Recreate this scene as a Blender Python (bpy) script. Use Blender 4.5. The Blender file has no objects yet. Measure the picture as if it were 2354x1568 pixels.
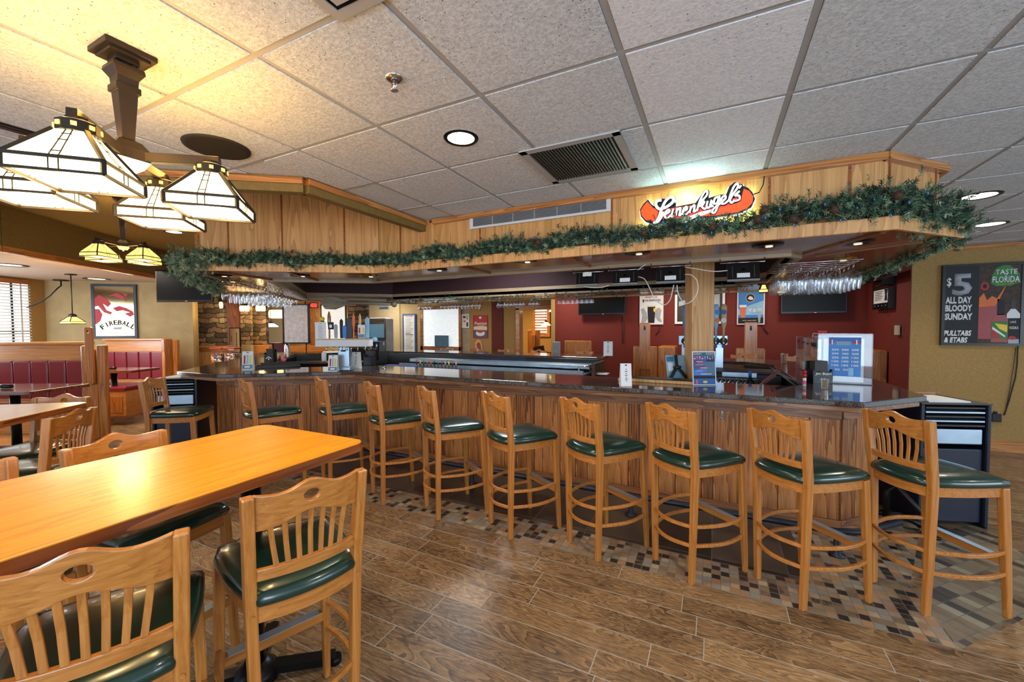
import bpy, bmesh, math, random
from mathutils import Vector, Matrix, geometry
random.seed(7)
PI = math.pi
C = bpy.context.scene.collection
SC = bpy.context.scene

# ------------------------------------------------------------------ camera
FPX, PITCH, ROLL, YAW, HC = 938.0, -0.0342, -0.0047, -0.4607, 1.60
def ray(x, y):
    u = (x - 1177) / FPX; v = -(y - 784) / FPX
    cr, sr = math.cos(ROLL), math.sin(ROLL); u, v = cr*u - sr*v, sr*u + cr*v
    cp, sp = math.cos(PITCH), math.sin(PITCH)
    d = (u, cp - v*sp, sp + v*cp)
    cy, sy = math.cos(YAW), math.sin(YAW)
    return Vector((d[0]*cy + d[1]*sy, -d[0]*sy + d[1]*cy, d[2]))
EYE = Vector((0, 0, HC))
def pz(x, y, z):
    d = ray(x, y); return EYE + d * ((z - HC) / d.z)
def on(x, y, pl):                       # point of a vertical plane ((x0,y0), angle) seen at a pixel
    (x0, y0), a = pl
    n = Vector((-math.sin(a), math.cos(a), 0)); d = ray(x, y)
    return EYE + d * ((Vector((x0, y0, 0)) - EYE).dot(n) / d.dot(n))
def facing(px, depth):                  # a vertical plane square to the view at some depth
    f = Vector((-.4446, .896, 0))
    return ((f.x*depth, f.y*depth), -YAW)

cam = bpy.data.cameras.new('camera'); camo = bpy.data.objects.new('camera', cam); C.objects.link(camo)
cam.sensor_width = 36; cam.lens = 36 * FPX / 2354; cam.clip_start = .03; cam.clip_end = 200
fwd = ray(1177, 784).normalized(); rgt = (ray(2177, 784) - ray(1177, 784)).normalized()
up = rgt.cross(fwd).normalized()
camo.matrix_world = Matrix(((rgt.x, up.x, -fwd.x, 0), (rgt.y, up.y, -fwd.y, 0), (rgt.z, up.z, -fwd.z, HC), (0, 0, 0, 1)))
SC.camera = camo
SC.view_settings.view_transform = 'Standard'; SC.view_settings.look = 'None'
SC.view_settings.gamma = 1; SC.view_settings.exposure = 0.10
try:
    SC.cycles.use_denoising = True; SC.cycles.max_bounces = 6; SC.cycles.adaptive_threshold = .02; SC.cycles.diffuse_bounces = 3
    SC.cycles.glossy_bounces = 3; SC.cycles.transparent_max_bounces = 16; SC.cycles.transmission_bounces = 4
    SC.cycles.sample_clamp_indirect = 4; SC.cycles.caustics_reflective = False; SC.cycles.caustics_refractive = False
except Exception: pass

# ------------------------------------------------------------------ materials
def srgb(r, g, b):
    f = lambda c: (c/255/12.92) if c/255 <= .04045 else ((c/255 + .055)/1.055)**2.4
    return (f(r), f(g), f(b), 1)
MATS = {}
class NT:
    def __init__(s, name):
        s.m = bpy.data.materials.new(name); s.m.use_nodes = True
        s.n = s.m.node_tree.nodes; s.l = s.m.node_tree.links
        s.b = s.n['Principled BSDF']; MATS[name] = s.m
    def N(s, t, **k):
        n = s.n.new(t)
        for a, v in k.items():
            if hasattr(n, a): setattr(n, a, v)
            else: n.inputs[a].default_value = v
        return n
    def L(s, a, b): s.l.new(a, b)
    def coord(s, scale=(1, 1, 1), rot=(0, 0, 0), kind='Object'):
        t = s.N('ShaderNodeTexCoord'); m = s.N('ShaderNodeMapping')
        m.inputs['Scale'].default_value = scale; m.inputs['Rotation'].default_value = rot
        s.L(t.outputs[kind], m.inputs['Vector']); return m.outputs['Vector']
    def ramp(s, fac, stops):
        r = s.N('ShaderNodeValToRGB'); e = r.color_ramp.elements
        e[0].position, e[0].color = stops[0]; e[1].position, e[1].color = stops[-1]
        for p, c in stops[1:-1]:
            x = e.new(p); x.color = c
        s.L(fac, r.inputs['Fac']); return r.outputs['Color']
    def bump(s, h, strength=.2, dist=.01):
        b = s.N('ShaderNodeBump'); b.inputs['Strength'].default_value = strength; b.inputs['Distance'].default_value = dist
        s.L(h, b.inputs['Height']); s.L(b.outputs['Normal'], s.b.inputs['Normal'])
    def math(s, op, a, b=None):
        n = s.N('ShaderNodeMath'); n.operation = op
        for i, v in enumerate((a, b)):
            if v is None: continue
            if isinstance(v, (int, float)): n.inputs[i].default_value = v
            else: s.L(v, n.inputs[i])
        return n.outputs[0]
def plain(name, c, rough=.5, metal=0, spec=.5, alpha=1, coat=0, emit=None, es=0, var=.06, vs=6):
    t = NT(name); b = t.b
    b.inputs['Roughness'].default_value = rough; b.inputs['Metallic'].default_value = metal
    b.inputs['Specular IOR Level'].default_value = spec; b.inputs['Coat Weight'].default_value = coat
    if emit:
        b.inputs['Emission Color'].default_value = emit; b.inputs['Emission Strength'].default_value = es
    n = t.N('ShaderNodeTexNoise', Scale=vs, Detail=3.0); t.L(t.coord(), n.inputs['Vector'])
    lo = tuple(x*(1-var*2) for x in c[:3]) + (1,); hi = tuple(min(1, x*(1+var*2)) for x in c[:3]) + (1,)
    t.L(t.ramp(n.outputs['Fac'], [(.3, lo), (.7, hi)]), b.inputs['Base Color'])
    return t.m
def wood(name, dark, mid, light, axis='Z', scale=1.0, rough=.35, coat=.3, grain=1.0, rnd=0.0, ring=.38):
    """oak / maple: grain stretched along one object axis, with cathedral arcs"""
    t = NT(name); k = {'X': (.07, 1, 1), 'Y': (1, .07, 1), 'Z': (1, 1, .07)}[axis]
    v = t.coord(tuple(q*scale for q in k))
    n1 = t.N('ShaderNodeTexNoise', Scale=7.0*grain, Detail=3.0, Distortion=.6); t.L(v, n1.inputs['Vector'])
    w = t.math('FRACT', t.math('MULTIPLY', n1.outputs['Fac'], 9.0))
    v2 = t.coord(tuple(q*scale*(1 if q == 1 else .35) for q in k))
    n2 = t.N('ShaderNodeTexNoise', Scale=70.0*grain, Detail=4.0, Roughness=.7); t.L(v2, n2.inputs['Vector'])
    f = t.math('ADD', t.math('MULTIPLY', w, ring), t.math('ADD', t.math('MULTIPLY', n2.outputs['Fac'], .75), (.38-ring)*.5))
    if rnd:
        oi = t.N('ShaderNodeObjectInfo')
        f = t.math('ADD', f, t.math('MULTIPLY', t.math('SUBTRACT', oi.outputs['Random'], .5), rnd))
    t.L(t.ramp(f, [(.25, dark), (.55, mid), (.85, light)]), t.b.inputs['Base Color'])
    t.b.inputs['Roughness'].default_value = rough; t.b.inputs['Coat Weight'].default_value = coat
    t.b.inputs['Coat Roughness'].default_value = .15
    t.bump(f, .08, .003)
    return t.m
def emis(name, c, s):
    t = NT(name); t.b.inputs['Base Color'].default_value = c; t.b.inputs['Emission Color'].default_value = c
    t.b.inputs['Emission Strength'].default_value = s; t.b.inputs['Roughness'].default_value = .4
    return t.m

wood('honey', srgb(120, 68, 26), srgb(178, 112, 48), srgb(206, 142, 70), 'Z', 1.2, .32, .3, ring=.10)
wood('honey_x', srgb(120, 68, 26), srgb(178, 112, 48), srgb(206, 142, 70), 'X', 1.2, .32, .3, ring=.10)
wood('tabletop', srgb(186, 112, 12), srgb(228, 152, 22), srgb(242, 174, 38), 'Y', 1.0, .34, .35, 1.0, ring=.24)
wood('table_edge', srgb(90, 42, 16), srgb(150, 82, 36), srgb(180, 104, 50), 'Y', 1.0, .3, .4)
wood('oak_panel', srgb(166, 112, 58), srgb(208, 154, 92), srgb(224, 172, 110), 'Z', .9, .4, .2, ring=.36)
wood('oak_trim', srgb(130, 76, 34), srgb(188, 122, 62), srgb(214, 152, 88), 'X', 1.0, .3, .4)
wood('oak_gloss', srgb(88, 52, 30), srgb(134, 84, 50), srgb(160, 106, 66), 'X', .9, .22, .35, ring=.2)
wood('bar_oak', srgb(88, 48, 22), srgb(164, 102, 52), srgb(198, 136, 78), 'Z', 1.3, .35, .25, .8, .38, ring=.44)
wood('bar_trim', srgb(82, 48, 28), srgb(144, 94, 58), srgb(176, 124, 82), 'X', 1.2, .3, .3)
wood('booth_oak', srgb(150, 94, 44), srgb(200, 136, 74), srgb(224, 168, 104), 'X', 1.0, .3, .3, ring=.22)
wood('booth_oak_z', srgb(120, 68, 26), srgb(178, 110, 48), srgb(208, 142, 72), 'Z', 1.0, .3, .4)
wood('dark_table', srgb(60, 30, 18), srgb(110, 62, 36), srgb(140, 84, 54), 'X', 1.0, .15, .6)
wood('oar_wood', srgb(80, 74, 62), srgb(118, 110, 92), srgb(140, 132, 112), 'X', 1.0, .5, 0)

# floor planks: real 0.915 x 0.157 m wood-look tiles, joints staggered at random
def floor_mat():
    t = NT('floor_planks'); tc = t.N('ShaderNodeTexCoord'); sp = t.N('ShaderNodeSeparateXYZ'); t.L(tc.outputs['Object'], sp.inputs[0])
    X, Y = sp.outputs[0], sp.outputs[1]
    yr = t.math('DIVIDE', t.math('SUBTRACT', Y, 2.575), .1565); row = t.math('FLOOR', yr); fy = t.math('FRACT', yr)
    wn = t.N('ShaderNodeTexWhiteNoise'); wn.noise_dimensions = '1D'; t.L(row, wn.inputs['W'])
    xr = t.math('ADD', t.math('DIVIDE', X, .915), t.math('MULTIPLY', wn.outputs['Value'], 1.0)); col = t.math('FLOOR', xr); fx = t.math('FRACT', xr)
    cb = t.N('ShaderNodeCombineXYZ'); t.L(row, cb.inputs[0]); t.L(col, cb.inputs[1])
    w2 = t.N('ShaderNodeTexWhiteNoise'); w2.noise_dimensions = '2D'; t.L(cb.outputs[0], w2.inputs['Vector'])
    # grain, shifted per plank
    off = t.N('ShaderNodeCombineXYZ'); t.L(t.math('MULTIPLY', w2.outputs['Value'], 37.0), off.inputs[1]); t.L(t.math('MULTIPLY', w2.outputs['Value'], 19.0), off.inputs[0])
    va = t.N('ShaderNodeVectorMath'); va.operation = 'ADD'; t.L(tc.outputs['Object'], va.inputs[0]); t.L(off.outputs[0], va.inputs[1])
    mp = t.N('ShaderNodeMapping'); mp.inputs['Scale'].default_value = (.35, 1.6, 1); t.L(va.outputs[0], mp.inputs['Vector'])
    n1 = t.N('ShaderNodeTexNoise', Scale=4.0, Detail=3.0, Distortion=1.2); t.L(mp.outputs[0], n1.inputs['Vector'])
    rings = t.math('FRACT', t.math('MULTIPLY', n1.outputs['Fac'], 16.0))
    n2 = t.N('ShaderNodeTexNoise', Scale=55.0, Detail=4.0, Roughness=.75); t.L(mp.outputs[0], n2.inputs['Vector'])
    n3 = t.N('ShaderNodeTexNoise', Scale=3.0, Detail=4.0); t.L(va.outputs[0], n3.inputs['Vector'])
    f = t.math('ADD', t.math('MULTIPLY', rings, .24), t.math('MULTIPLY', n2.outputs['Fac'], .62))
    f = t.math('ADD', f, t.math('MULTIPLY', t.math('SUBTRACT', w2.outputs['Value'], .5), .14))
    f = t.math('ADD', f, t.math('MULTIPLY', t.math('SUBTRACT', n3.outputs['Fac'], .5), .45))
    colr = t.ramp(f, [(.22, srgb(70, 52, 36)), (.42, srgb(122, 94, 64)), (.58, srgb(154, 122, 86)), (.82, srgb(200, 164, 120))])
    gy = t.math('LESS_THAN', t.math('MINIMUM', fy, t.math('SUBTRACT', 1.0, fy)), .016)
    gx = t.math('LESS_THAN', t.math('MINIMUM', fx, t.math('SUBTRACT', 1.0, fx)), .0028)
    g = t.math('MAXIMUM', gx, gy)
    mx = t.N('ShaderNodeMixRGB'); t.L(g, mx.inputs[0]); t.L(colr, mx.inputs[1]); mx.inputs[2].default_value = srgb(158, 154, 142)
    t.L(mx.outputs[0], t.b.inputs['Base Color'])
    t.L(t.math('ADD', t.math('MULTIPLY', g, .3), .42), t.b.inputs['Roughness'])
    t.bump(t.math('SUBTRACT', f, t.math('MULTIPLY', g, 2.0)), .15, .004)
    return t.m
floor_mat()
def tiles_mat(name, size, stops, grout, gw, rough, rot=0.0, aspect=1.0, stagger=0):
    t = NT(name); tc = t.N('ShaderNodeTexCoord'); mp = t.N('ShaderNodeMapping'); mp.inputs['Rotation'].default_value = (0, 0, rot)
    mp.inputs['Location'].default_value = (.0, .026, 0)
    t.L(tc.outputs['Object'], mp.inputs['Vector']); sp = t.N('ShaderNodeSeparateXYZ'); t.L(mp.outputs[0], sp.inputs[0])
    xr = t.math('DIVIDE', sp.outputs[0], size*aspect); yr = t.math('DIVIDE', sp.outputs[1], size)
    cx, cy, fx, fy = t.math('FLOOR', xr), t.math('FLOOR', yr), t.math('FRACT', xr), t.math('FRACT', yr)
    cb = t.N('ShaderNodeCombineXYZ'); t.L(cx, cb.inputs[0]); t.L(cy, cb.inputs[1])
    w = t.N('ShaderNodeTexWhiteNoise'); w.noise_dimensions = '2D'; t.L(cb.outputs[0], w.inputs['Vector'])
    n = t.N('ShaderNodeTexNoise', Scale=14.0, Detail=5.0, Roughness=.7); t.L(tc.outputs['Object'], n.inputs['Vector'])
    f = t.math('ADD', w.outputs['Value'], t.math('MULTIPLY', t.math('SUBTRACT', n.outputs['Fac'], .5), .3))
    c = t.ramp(f, stops)
    ex = t.math('MINIMUM', fx, t.math('SUBTRACT', 1.0, fx)); ey = t.math('MINIMUM', fy, t.math('SUBTRACT', 1.0, fy))
    g = t.math('LESS_THAN', t.math('MINIMUM', t.math('MULTIPLY', ex, aspect), ey), gw)
    mx = t.N('ShaderNodeMixRGB'); t.L(g, mx.inputs[0]); t.L(c, mx.inputs[1]); mx.inputs[2].default_value = grout
    t.L(mx.outputs[0], t.b.inputs['Base Color']); t.b.inputs['Roughness'].default_value = rough
    t.bump(t.math('SUBTRACT', t.math('MULTIPLY', n.outputs['Fac'], .4), g), .2, .004)
    return t.m
tiles_mat('mosaic', .052, [(0, srgb(38, 32, 30)), (.16, srgb(48, 40, 36)), (.2, srgb(112, 92, 72)), (.42, srgb(150, 124, 92)), (.62, srgb(128, 128, 122)), (.8, srgb(156, 112, 74)), (1, srgb(164, 152, 126))], srgb(112, 110, 104), .045, .35)
tiles_mat('mosaic_diag', .062, [(0, srgb(46, 40, 36)), (.12, srgb(60, 52, 46)), (.3, srgb(118, 100, 78)), (.6, srgb(136, 126, 106)), (.8, srgb(112, 92, 70)), (1, srgb(150, 142, 122))], srgb(96, 96, 92), .04, .3, PI/4, 1.6)
tiles_mat('slate', .445, [(0, srgb(30, 27, 26)), (.35, srgb(54, 50, 48)), (.7, srgb(84, 74, 66)), (1, srgb(70, 62, 54))], srgb(92, 90, 86), .008, .3)

def ceiling_mat(name='acoustic_tile', lo=srgb(196, 202, 208), hi=srgb(230, 236, 242), amt=1.0):
    t = NT(name); tc = t.coord()
    n = t.N('ShaderNodeTexNoise', Scale=75.0, Detail=5.0, Roughness=.7); t.L(tc, n.inputs['Vector'])
    v = t.N('ShaderNodeTexVoronoi', Scale=88.0); t.L(tc, v.inputs['Vector'])
    n4 = t.N('ShaderNodeTexNoise', Scale=2.2, Detail=2.0); t.L(tc, n4.inputs['Vector'])
    thr = t.math('MULTIPLY', t.math('SUBTRACT', n4.outputs['Fac'], .36), amt)
    sp = t.N('ShaderNodeSeparateColor'); t.L(v.outputs['Color'], sp.inputs[0])
    hole = t.math('MULTIPLY', t.math('LESS_THAN', v.outputs['Distance'], .2), t.math('LESS_THAN', sp.outputs[0], thr))
    c = t.ramp(n.outputs['Fac'], [(.38, lo), (.60, hi)])
    mx = t.N('ShaderNodeMixRGB'); t.L(hole, mx.inputs[0]); t.L(c, mx.inputs[1]); mx.inputs[2].default_value = srgb(78, 74, 70)
    t.L(mx.outputs[0], t.b.inputs['Base Color']); t.b.inputs['Roughness'].default_value = .9
    t.bump(n.outputs['Fac'], .6, .012)
    return t.m
ceiling_mat(); ceiling_mat('newer_tile', srgb(226, 230, 240), srgb(250, 252, 255), .25)
plain('ceiling_grid', srgb(178, 180, 182), .5, var=.02)
plain('ceiling_grid_dark', srgb(120, 118, 112), .6)
plain('drywall_pale', srgb(200, 184, 166), .8, var=.02)
def stucco(name, c, amount=.3, sc=9):
    t = NT(name); v = t.coord(); n = t.N('ShaderNodeTexNoise', Scale=sc, Detail=5.0, Distortion=.5); t.L(v, n.inputs['Vector'])
    lo = tuple(x*.86 for x in c[:3]) + (1,); hi = tuple(min(1, x*1.1) for x in c[:3]) + (1,)
    t.L(t.ramp(n.outputs['Fac'], [(.3, lo), (.7, hi)]), t.b.inputs['Base Color']); t.b.inputs['Roughness'].default_value = .75
    t.bump(n.outputs['Fac'], amount, .02); return t.m
stucco('olive_wall', srgb(166, 132, 76), .06, 40)
stucco('olive_plaster', srgb(176, 156, 112), .5, 3)
stucco('olive_dark', srgb(126, 104, 52), .05, 30)
stucco('beige_wall', srgb(190, 176, 140), .05, 30)
stucco('red_wall', srgb(112, 34, 24), .05, 40)
stucco('maroon_paint', srgb(52, 20, 24), .05, 30)
plain('maroon_wall', srgb(96, 24, 18), .7)
plain('grey_wall', srgb(160, 150, 132), .7)
# counter granite: fine dark speckle, polished
def granite():
    t = NT('granite'); v = t.coord(); n = t.N('ShaderNodeTexVoronoi', Scale=260.0); t.L(v, n.inputs['Vector'])
    n2 = t.N('ShaderNodeTexNoise', Scale=120.0, Detail=3.0); t.L(v, n2.inputs['Vector'])
    sp = t.N('ShaderNodeSeparateColor'); t.L(n.outputs['Color'], sp.inputs[0])
    f = t.math('ADD', t.math('MULTIPLY', sp.outputs[0], .6), t.math('MULTIPLY', n2.outputs['Fac'], .4))
    t.L(t.ramp(f, [(.2, srgb(30, 26, 24)), (.55, srgb(66, 56, 50)), (.8, srgb(110, 100, 94))]), t.b.inputs['Base Color'])
    t.b.inputs['Roughness'].default_value = .07; t.b.inputs['Specular IOR Level'].default_value = .9
    return t.m
granite()
def stone():
    t = NT('ledgestone'); tc = t.coord(); n0 = t.N('ShaderNodeTexNoise', Scale=6.0, Detail=2.0); t.L(tc, n0.inputs['Vector'])
    mx0 = t.N('ShaderNodeMixRGB'); mx0.inputs[0].default_value = .13; t.L(tc, mx0.inputs[1]); t.L(n0.outputs['Color'], mx0.inputs[2])
    sw = t.N('ShaderNodeSeparateXYZ'); t.L(mx0.outputs[0], sw.inputs[0]); cw = t.N('ShaderNodeCombineXYZ')
    t.L(t.math('ADD', sw.outputs[0], sw.outputs[1]), cw.inputs[0]); t.L(sw.outputs[2], cw.inputs[1])
    b = t.N('ShaderNodeTexBrick', Scale=1.0); b.inputs['Brick Width'].default_value = .36; b.inputs['Row Height'].default_value = .105; b.squash = .6; b.squash_frequency = 3
    b.inputs['Mortar Size'].default_value = .009; b.offset = .37; b.inputs['Color1'].default_value = srgb(160, 136, 108); b.inputs['Color2'].default_value = srgb(70, 60, 54)
    b.inputs['Mortar'].default_value = srgb(34, 28, 24); b.inputs['Bias'].default_value = .1
    t.L(cw.outputs[0], b.inputs['Vector']); n = t.N('ShaderNodeTexNoise', Scale=12.0, Detail=5.0); t.L(tc, n.inputs['Vector'])
    m = t.N('ShaderNodeMixRGB'); m.blend_type = 'OVERLAY'; m.inputs[0].default_value = .8; t.L(b.outputs['Color'], m.inputs[1]); t.L(n.outputs['Color'], m.inputs[2])
    t.L(m.outputs[0], t.b.inputs['Base Color']); t.b.inputs['Roughness'].default_value = .85
    t.bump(b.outputs['Fac'], .6, -.03); return t.m
stone()
def glassy(name, tint, refl=.25, op=.12):
    t = NT(name); t.n.remove(t.b); out = t.n['Material Output']
    tr = t.N('ShaderNodeBsdfTransparent'); tr.inputs[0].default_value = tint
    gl = t.N('ShaderNodeBsdfGlossy'); gl.inputs['Roughness'].default_value = .03; gl.inputs[0].default_value = (.95, .97, 1, 1)
    lw = t.N('ShaderNodeLayerWeight'); lw.inputs[0].default_value = refl
    f = t.math('ADD', t.math('MULTIPLY', t.math('POWER', lw.outputs['Facing'], 1.4), .85), op)
    mx = t.N('ShaderNodeMixShader'); t.L(f, mx.inputs[0]); t.L(tr.outputs[0], mx.inputs[1]); t.L(gl.outputs[0], mx.inputs[2])
    t.L(mx.outputs[0], out.inputs[0]); return t.m
glassy('glass', (.93, .94, .95, 1), .4, .09); glassy('acrylic', (.95, .965, .98, 1), .15, .04)
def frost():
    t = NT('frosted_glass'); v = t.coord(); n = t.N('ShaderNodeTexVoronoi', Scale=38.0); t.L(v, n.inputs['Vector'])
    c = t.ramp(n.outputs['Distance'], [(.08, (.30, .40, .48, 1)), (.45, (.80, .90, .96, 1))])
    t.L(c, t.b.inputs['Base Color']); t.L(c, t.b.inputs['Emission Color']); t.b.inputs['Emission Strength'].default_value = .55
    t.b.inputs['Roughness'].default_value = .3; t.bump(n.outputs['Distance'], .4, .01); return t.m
frost()
plain('green_vinyl', srgb(16, 48, 38), .22, spec=.7, coat=.25, var=.05, vs=30)
plain('burgundy_vinyl', srgb(122, 16, 34), .3, spec=.6, coat=.15, var=.05)
plain('black_metal', srgb(20, 20, 22), .35, .6)
plain('bronze', srgb(40, 31, 24), .45, .35)
plain('black_plastic', srgb(14, 14, 16), .3)
plain('screen_black', srgb(4, 4, 5), .3, spec=.2, var=0)
plain('navy_plastic', srgb(18, 26, 44), .4)
plain('rubber', srgb(16, 15, 15), .7)
plain('chrome', srgb(210, 212, 214), .15, 1)
plain('steel', srgb(176, 198, 216), .32, .75)
plain('brass', srgb(196, 150, 70), .25, 1)
plain('white_paint', srgb(214, 216, 218), .4, var=.01)
plain('white_plastic', srgb(228, 230, 232), .35, var=.01)
plain('paper', srgb(226, 228, 230), .6, var=.01)
plain('cream_paper', srgb(222, 206, 170), .6, var=.02)
plain('grey_dark', srgb(46, 44, 42), .5)
plain('speaker_mesh', srgb(44, 38, 28), .7)
plain('leaflet_red', srgb(178, 22, 30), .5); plain('leaflet_yellow', srgb(230, 200, 60), .5); plain('leaflet_blue', srgb(38, 96, 170), .5)
plain('sky_blue', srgb(60, 130, 205), .5); plain('light_blue', srgb(140, 190, 222), .5); plain('green_paint', srgb(40, 120, 46), .5)
plain('orange', srgb(226, 110, 40), .5); plain('ink', srgb(18, 18, 20), .6, var=0); plain('pink', srgb(226, 90, 130), .5)
plain('needle_green', srgb(92, 124, 94), .65, var=.35, vs=16); plain('needle_pale', srgb(146, 160, 128), .65, var=.3, vs=16); wood('rim_wood', srgb(112, 88, 62), srgb(150, 124, 92), srgb(174, 148, 114), 'X', 1, .4, .2, ring=.15); plain('twig', srgb(96, 66, 40), .7)
plain('needle_dark', srgb(44, 72, 60), .65, var=.3, vs=16)
plain('cone_brown', srgb(70, 42, 30), .7); plain('bulb_blue', srgb(40, 110, 190), .3); plain('cord_black', srgb(18, 18, 18), .5); plain('cord_white', srgb(220, 220, 220), .5)
plain('silver_grey', srgb(158, 164, 172), .4); plain('slate_blue', srgb(70, 112, 140), .3); plain('tan', srgb(200, 168, 120), .6); plain('beer', srgb(200, 96, 40), .3)
plain('tomato', srgb(150, 30, 24), .35); plain('dusk_wood', srgb(62, 42, 30), .6, var=.3, vs=30); plain('violet', srgb(96, 70, 120), .5); plain('dark_mirror', srgb(150, 130, 96), .1, .9)
emis('lamp_glass', (1, .80, .36, 1), 4.2); emis('lamp_glass_amber', (1, .62, .12, 1), 2.2); emis('lamp_white', (1, .93, .74, 1), 9)
emis('downlight', (1, .95, .84, 1), 14); emis('downlight_soft', (1, .95, .8, 1), 6); emis('canopy_bulb', (1, .8, .45, 1), 4)
emis('exit_red', (1, .02, .02, 1), 2.2); emis('sign_white', (.92, .98, 1, 1), 1.5); emis('sign_red', (1, .045, .02, 1), .85); emis('sign_orange', (1, .075, .012, 1), .95)
emis('sconce_glow', (1, .62, .2, 1), 5); emis('window_day', (.86, .94, 1, 1), 1.8); emis('menu_glow', (.9, .95, 1, 1), .5); emis('screen_blue', (.05, .16, .25, 1), .6)
emis('neon_orange', (1, .3, .05, 1), 1.2)
plain('blind', srgb(226, 226, 220), .5, var=.01)
plain('candy', srgb(200, 60, 40), .4)
def candy():
    t = NT('candy_mix'); v = t.N('ShaderNodeTexVoronoi', Scale=42.0); t.L(t.coord(), v.inputs['Vector'])
    sp = t.N('ShaderNodeSeparateColor'); t.L(v.outputs['Color'], sp.inputs[0])
    r = t.N('ShaderNodeValToRGB'); r.color_ramp.interpolation = 'CONSTANT'; e = r.color_ramp.elements
    e[0].color = srgb(30, 50, 140); e[1].position = .25; e[1].color = srgb(220, 180, 40)
    for p, c in ((.45, srgb(200, 40, 40)), (.65, srgb(235, 235, 235)), (.8, srgb(40, 120, 60))):
        x = e.new(p); x.color = c
    t.L(sp.outputs[0], r.inputs[0]); t.L(r.outputs[0], t.b.inputs['Base Color']); t.b.inputs['Roughness'].default_value = .3
candy()
# ------------------------------------------------------------------ mesh helpers
class MB:
    def __init__(s): s.v = []; s.f = []; s.mi = []; s.sm = []; s.m = 0; s.smooth = False; s.X = Matrix()
    def add(s, vs, fs, smooth=None):
        o = len(s.v); s.v += [tuple(s.X @ Vector(p)) for p in vs]
        for f in fs: s.f.append(tuple(i + o for i in f)); s.mi.append(s.m); s.sm.append(s.smooth if smooth is None else smooth)
        return s
    def box(s, x0, x1, y0, y1, z0, z1):
        v = [(x, y, z) for z in (z0, z1) for y in (y0, y1) for x in (x0, x1)]
        return s.add(v, [(0, 2, 3, 1), (4, 5, 7, 6), (0, 1, 5, 4), (2, 6, 7, 3), (0, 4, 6, 2), (1, 3, 7, 5)], False)
    def cbox(s, c, d, rz=0, M=None):
        R = Matrix.Translation(c) @ (M if M is not None else Matrix.Rotation(rz, 4, 'Z')); X = s.X; s.X = X @ R
        s.box(-d[0]/2, d[0]/2, -d[1]/2, d[1]/2, -d[2]/2, d[2]/2); s.X = X; return s
    def extrude(s, pts, vec, smooth=False):
        n = len(pts); vec = Vector(vec); a = [Vector(p) for p in pts]; b = [p + vec for p in a]
        return s.add(a + b, [tuple(range(n))[::-1], tuple(range(n, 2*n))] + [(i, (i+1) % n, n + (i+1) % n, n + i) for i in range(n)], smooth)
    def prism(s, poly, z0, z1): return s.extrude([(p[0], p[1], z0) for p in poly], (0, 0, z1 - z0))
    def bar(s, p0, p1, w, t, up=(0, 0, 1)):
        p0, p1 = Vector(p0), Vector(p1); d = (p1 - p0).normalized(); sd = d.cross(Vector(up))
        if sd.length < 1e-4: sd = Vector((1, 0, 0))
        sd.normalize(); u = sd.cross(d); q = [p0 + sd*a*w/2 + u*b*t/2 for a, b in ((-1, -1), (1, -1), (1, 1), (-1, 1))]
        return s.extrude(q, p1 - p0)
    def ribbon(s, pts, w, t, up=(0, 0, 1)):   # bent bar of rectangular section along a path
        pts = [Vector(p) for p in pts]; n = len(pts); vs = []
        for i, p in enumerate(pts):
            d = (pts[min(i+1, n-1)] - pts[max(i-1, 0)]).normalized(); sd = d.cross(Vector(up)).normalized(); u = sd.cross(d)
            vs += [p + sd*a*w/2 + u*b*t/2 for a, b in ((-1, -1), (1, -1), (1, 1), (-1, 1))]
        fs = [(3, 2, 1, 0), tuple(4*(n-1) + k for k in range(4))]
        for i in range(n-1):
            for k in range(4): fs.append((4*i + k, 4*i + (k+1) % 4, 4*i + 4 + (k+1) % 4, 4*i + 4 + k))
        return s.add(vs, fs, False)
    def tube(s, pts, r, n=8, cap=True):
        pts = [Vector(p) for p in pts]; m = len(pts); vs = []; prev = None
        rs = r if isinstance(r, (list, tuple)) else [r]*m
        for i, p in enumerate(pts):
            d = (pts[min(i+1, m-1)] - pts[max(i-1, 0)]).normalized()
            if prev is None: prev = d.orthogonal().normalized()
            a = (prev - d*prev.dot(d)).normalized(); b = d.cross(a); prev = a
            vs += [p + (a*math.cos(2*PI*k/n) + b*math.sin(2*PI*k/n))*rs[i] for k in range(n)]
        fs = [(n*i + k, n*i + (k+1) % n, n*i + n + (k+1) % n, n*i + n + k) for i in range(m-1) for k in range(n)]
        s.add(vs, fs, True)
        if cap: s.add(vs[:n], [tuple(range(n))[::-1]], False); s.add(vs[-n:], [tuple(range(n))], False)
        return s
    def lathe(s, prof, c=(0, 0, 0), n=24, cap=True, rot=0, sm=True):
        vs = []; c = Vector(c)
        for r, z in prof: vs += [c + Vector((r*math.cos(rot + 2*PI*k/n), r*math.sin(rot + 2*PI*k/n), z)) for k in range(n)]
        fs = [(n*i + k, n*i + (k+1) % n, n*i + n + (k+1) % n, n*i + n + k) for i in range(len(prof)-1) for k in range(n)]
        s.add(vs, fs, sm)
        if cap: s.add(vs[:n], [tuple(range(n))[::-1]], False); s.add(vs[-n:], [tuple(range(n))], False)
        return s
    def ball(s, c, r, n=10, sc=(1, 1, 1)):
        m = max(4, n//2); return s.lathe2([(math.sin(PI*i/m)*r, -math.cos(PI*i/m)*r) for i in range(m+1)], c, n, sc)
    def lathe2(s, prof, c, n, sc):
        c = Vector(c); vs = []
        for r, z in prof: vs += [c + Vector((r*math.cos(2*PI*k/n)*sc[0], r*math.sin(2*PI*k/n)*sc[1], z*sc[2])) for k in range(n)]
        return s.add(vs, [(n*i + k, n*i + (k+1) % n, n*i + n + (k+1) % n, n*i + n + k) for i in range(len(prof)-1) for k in range(n)], True)
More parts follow.
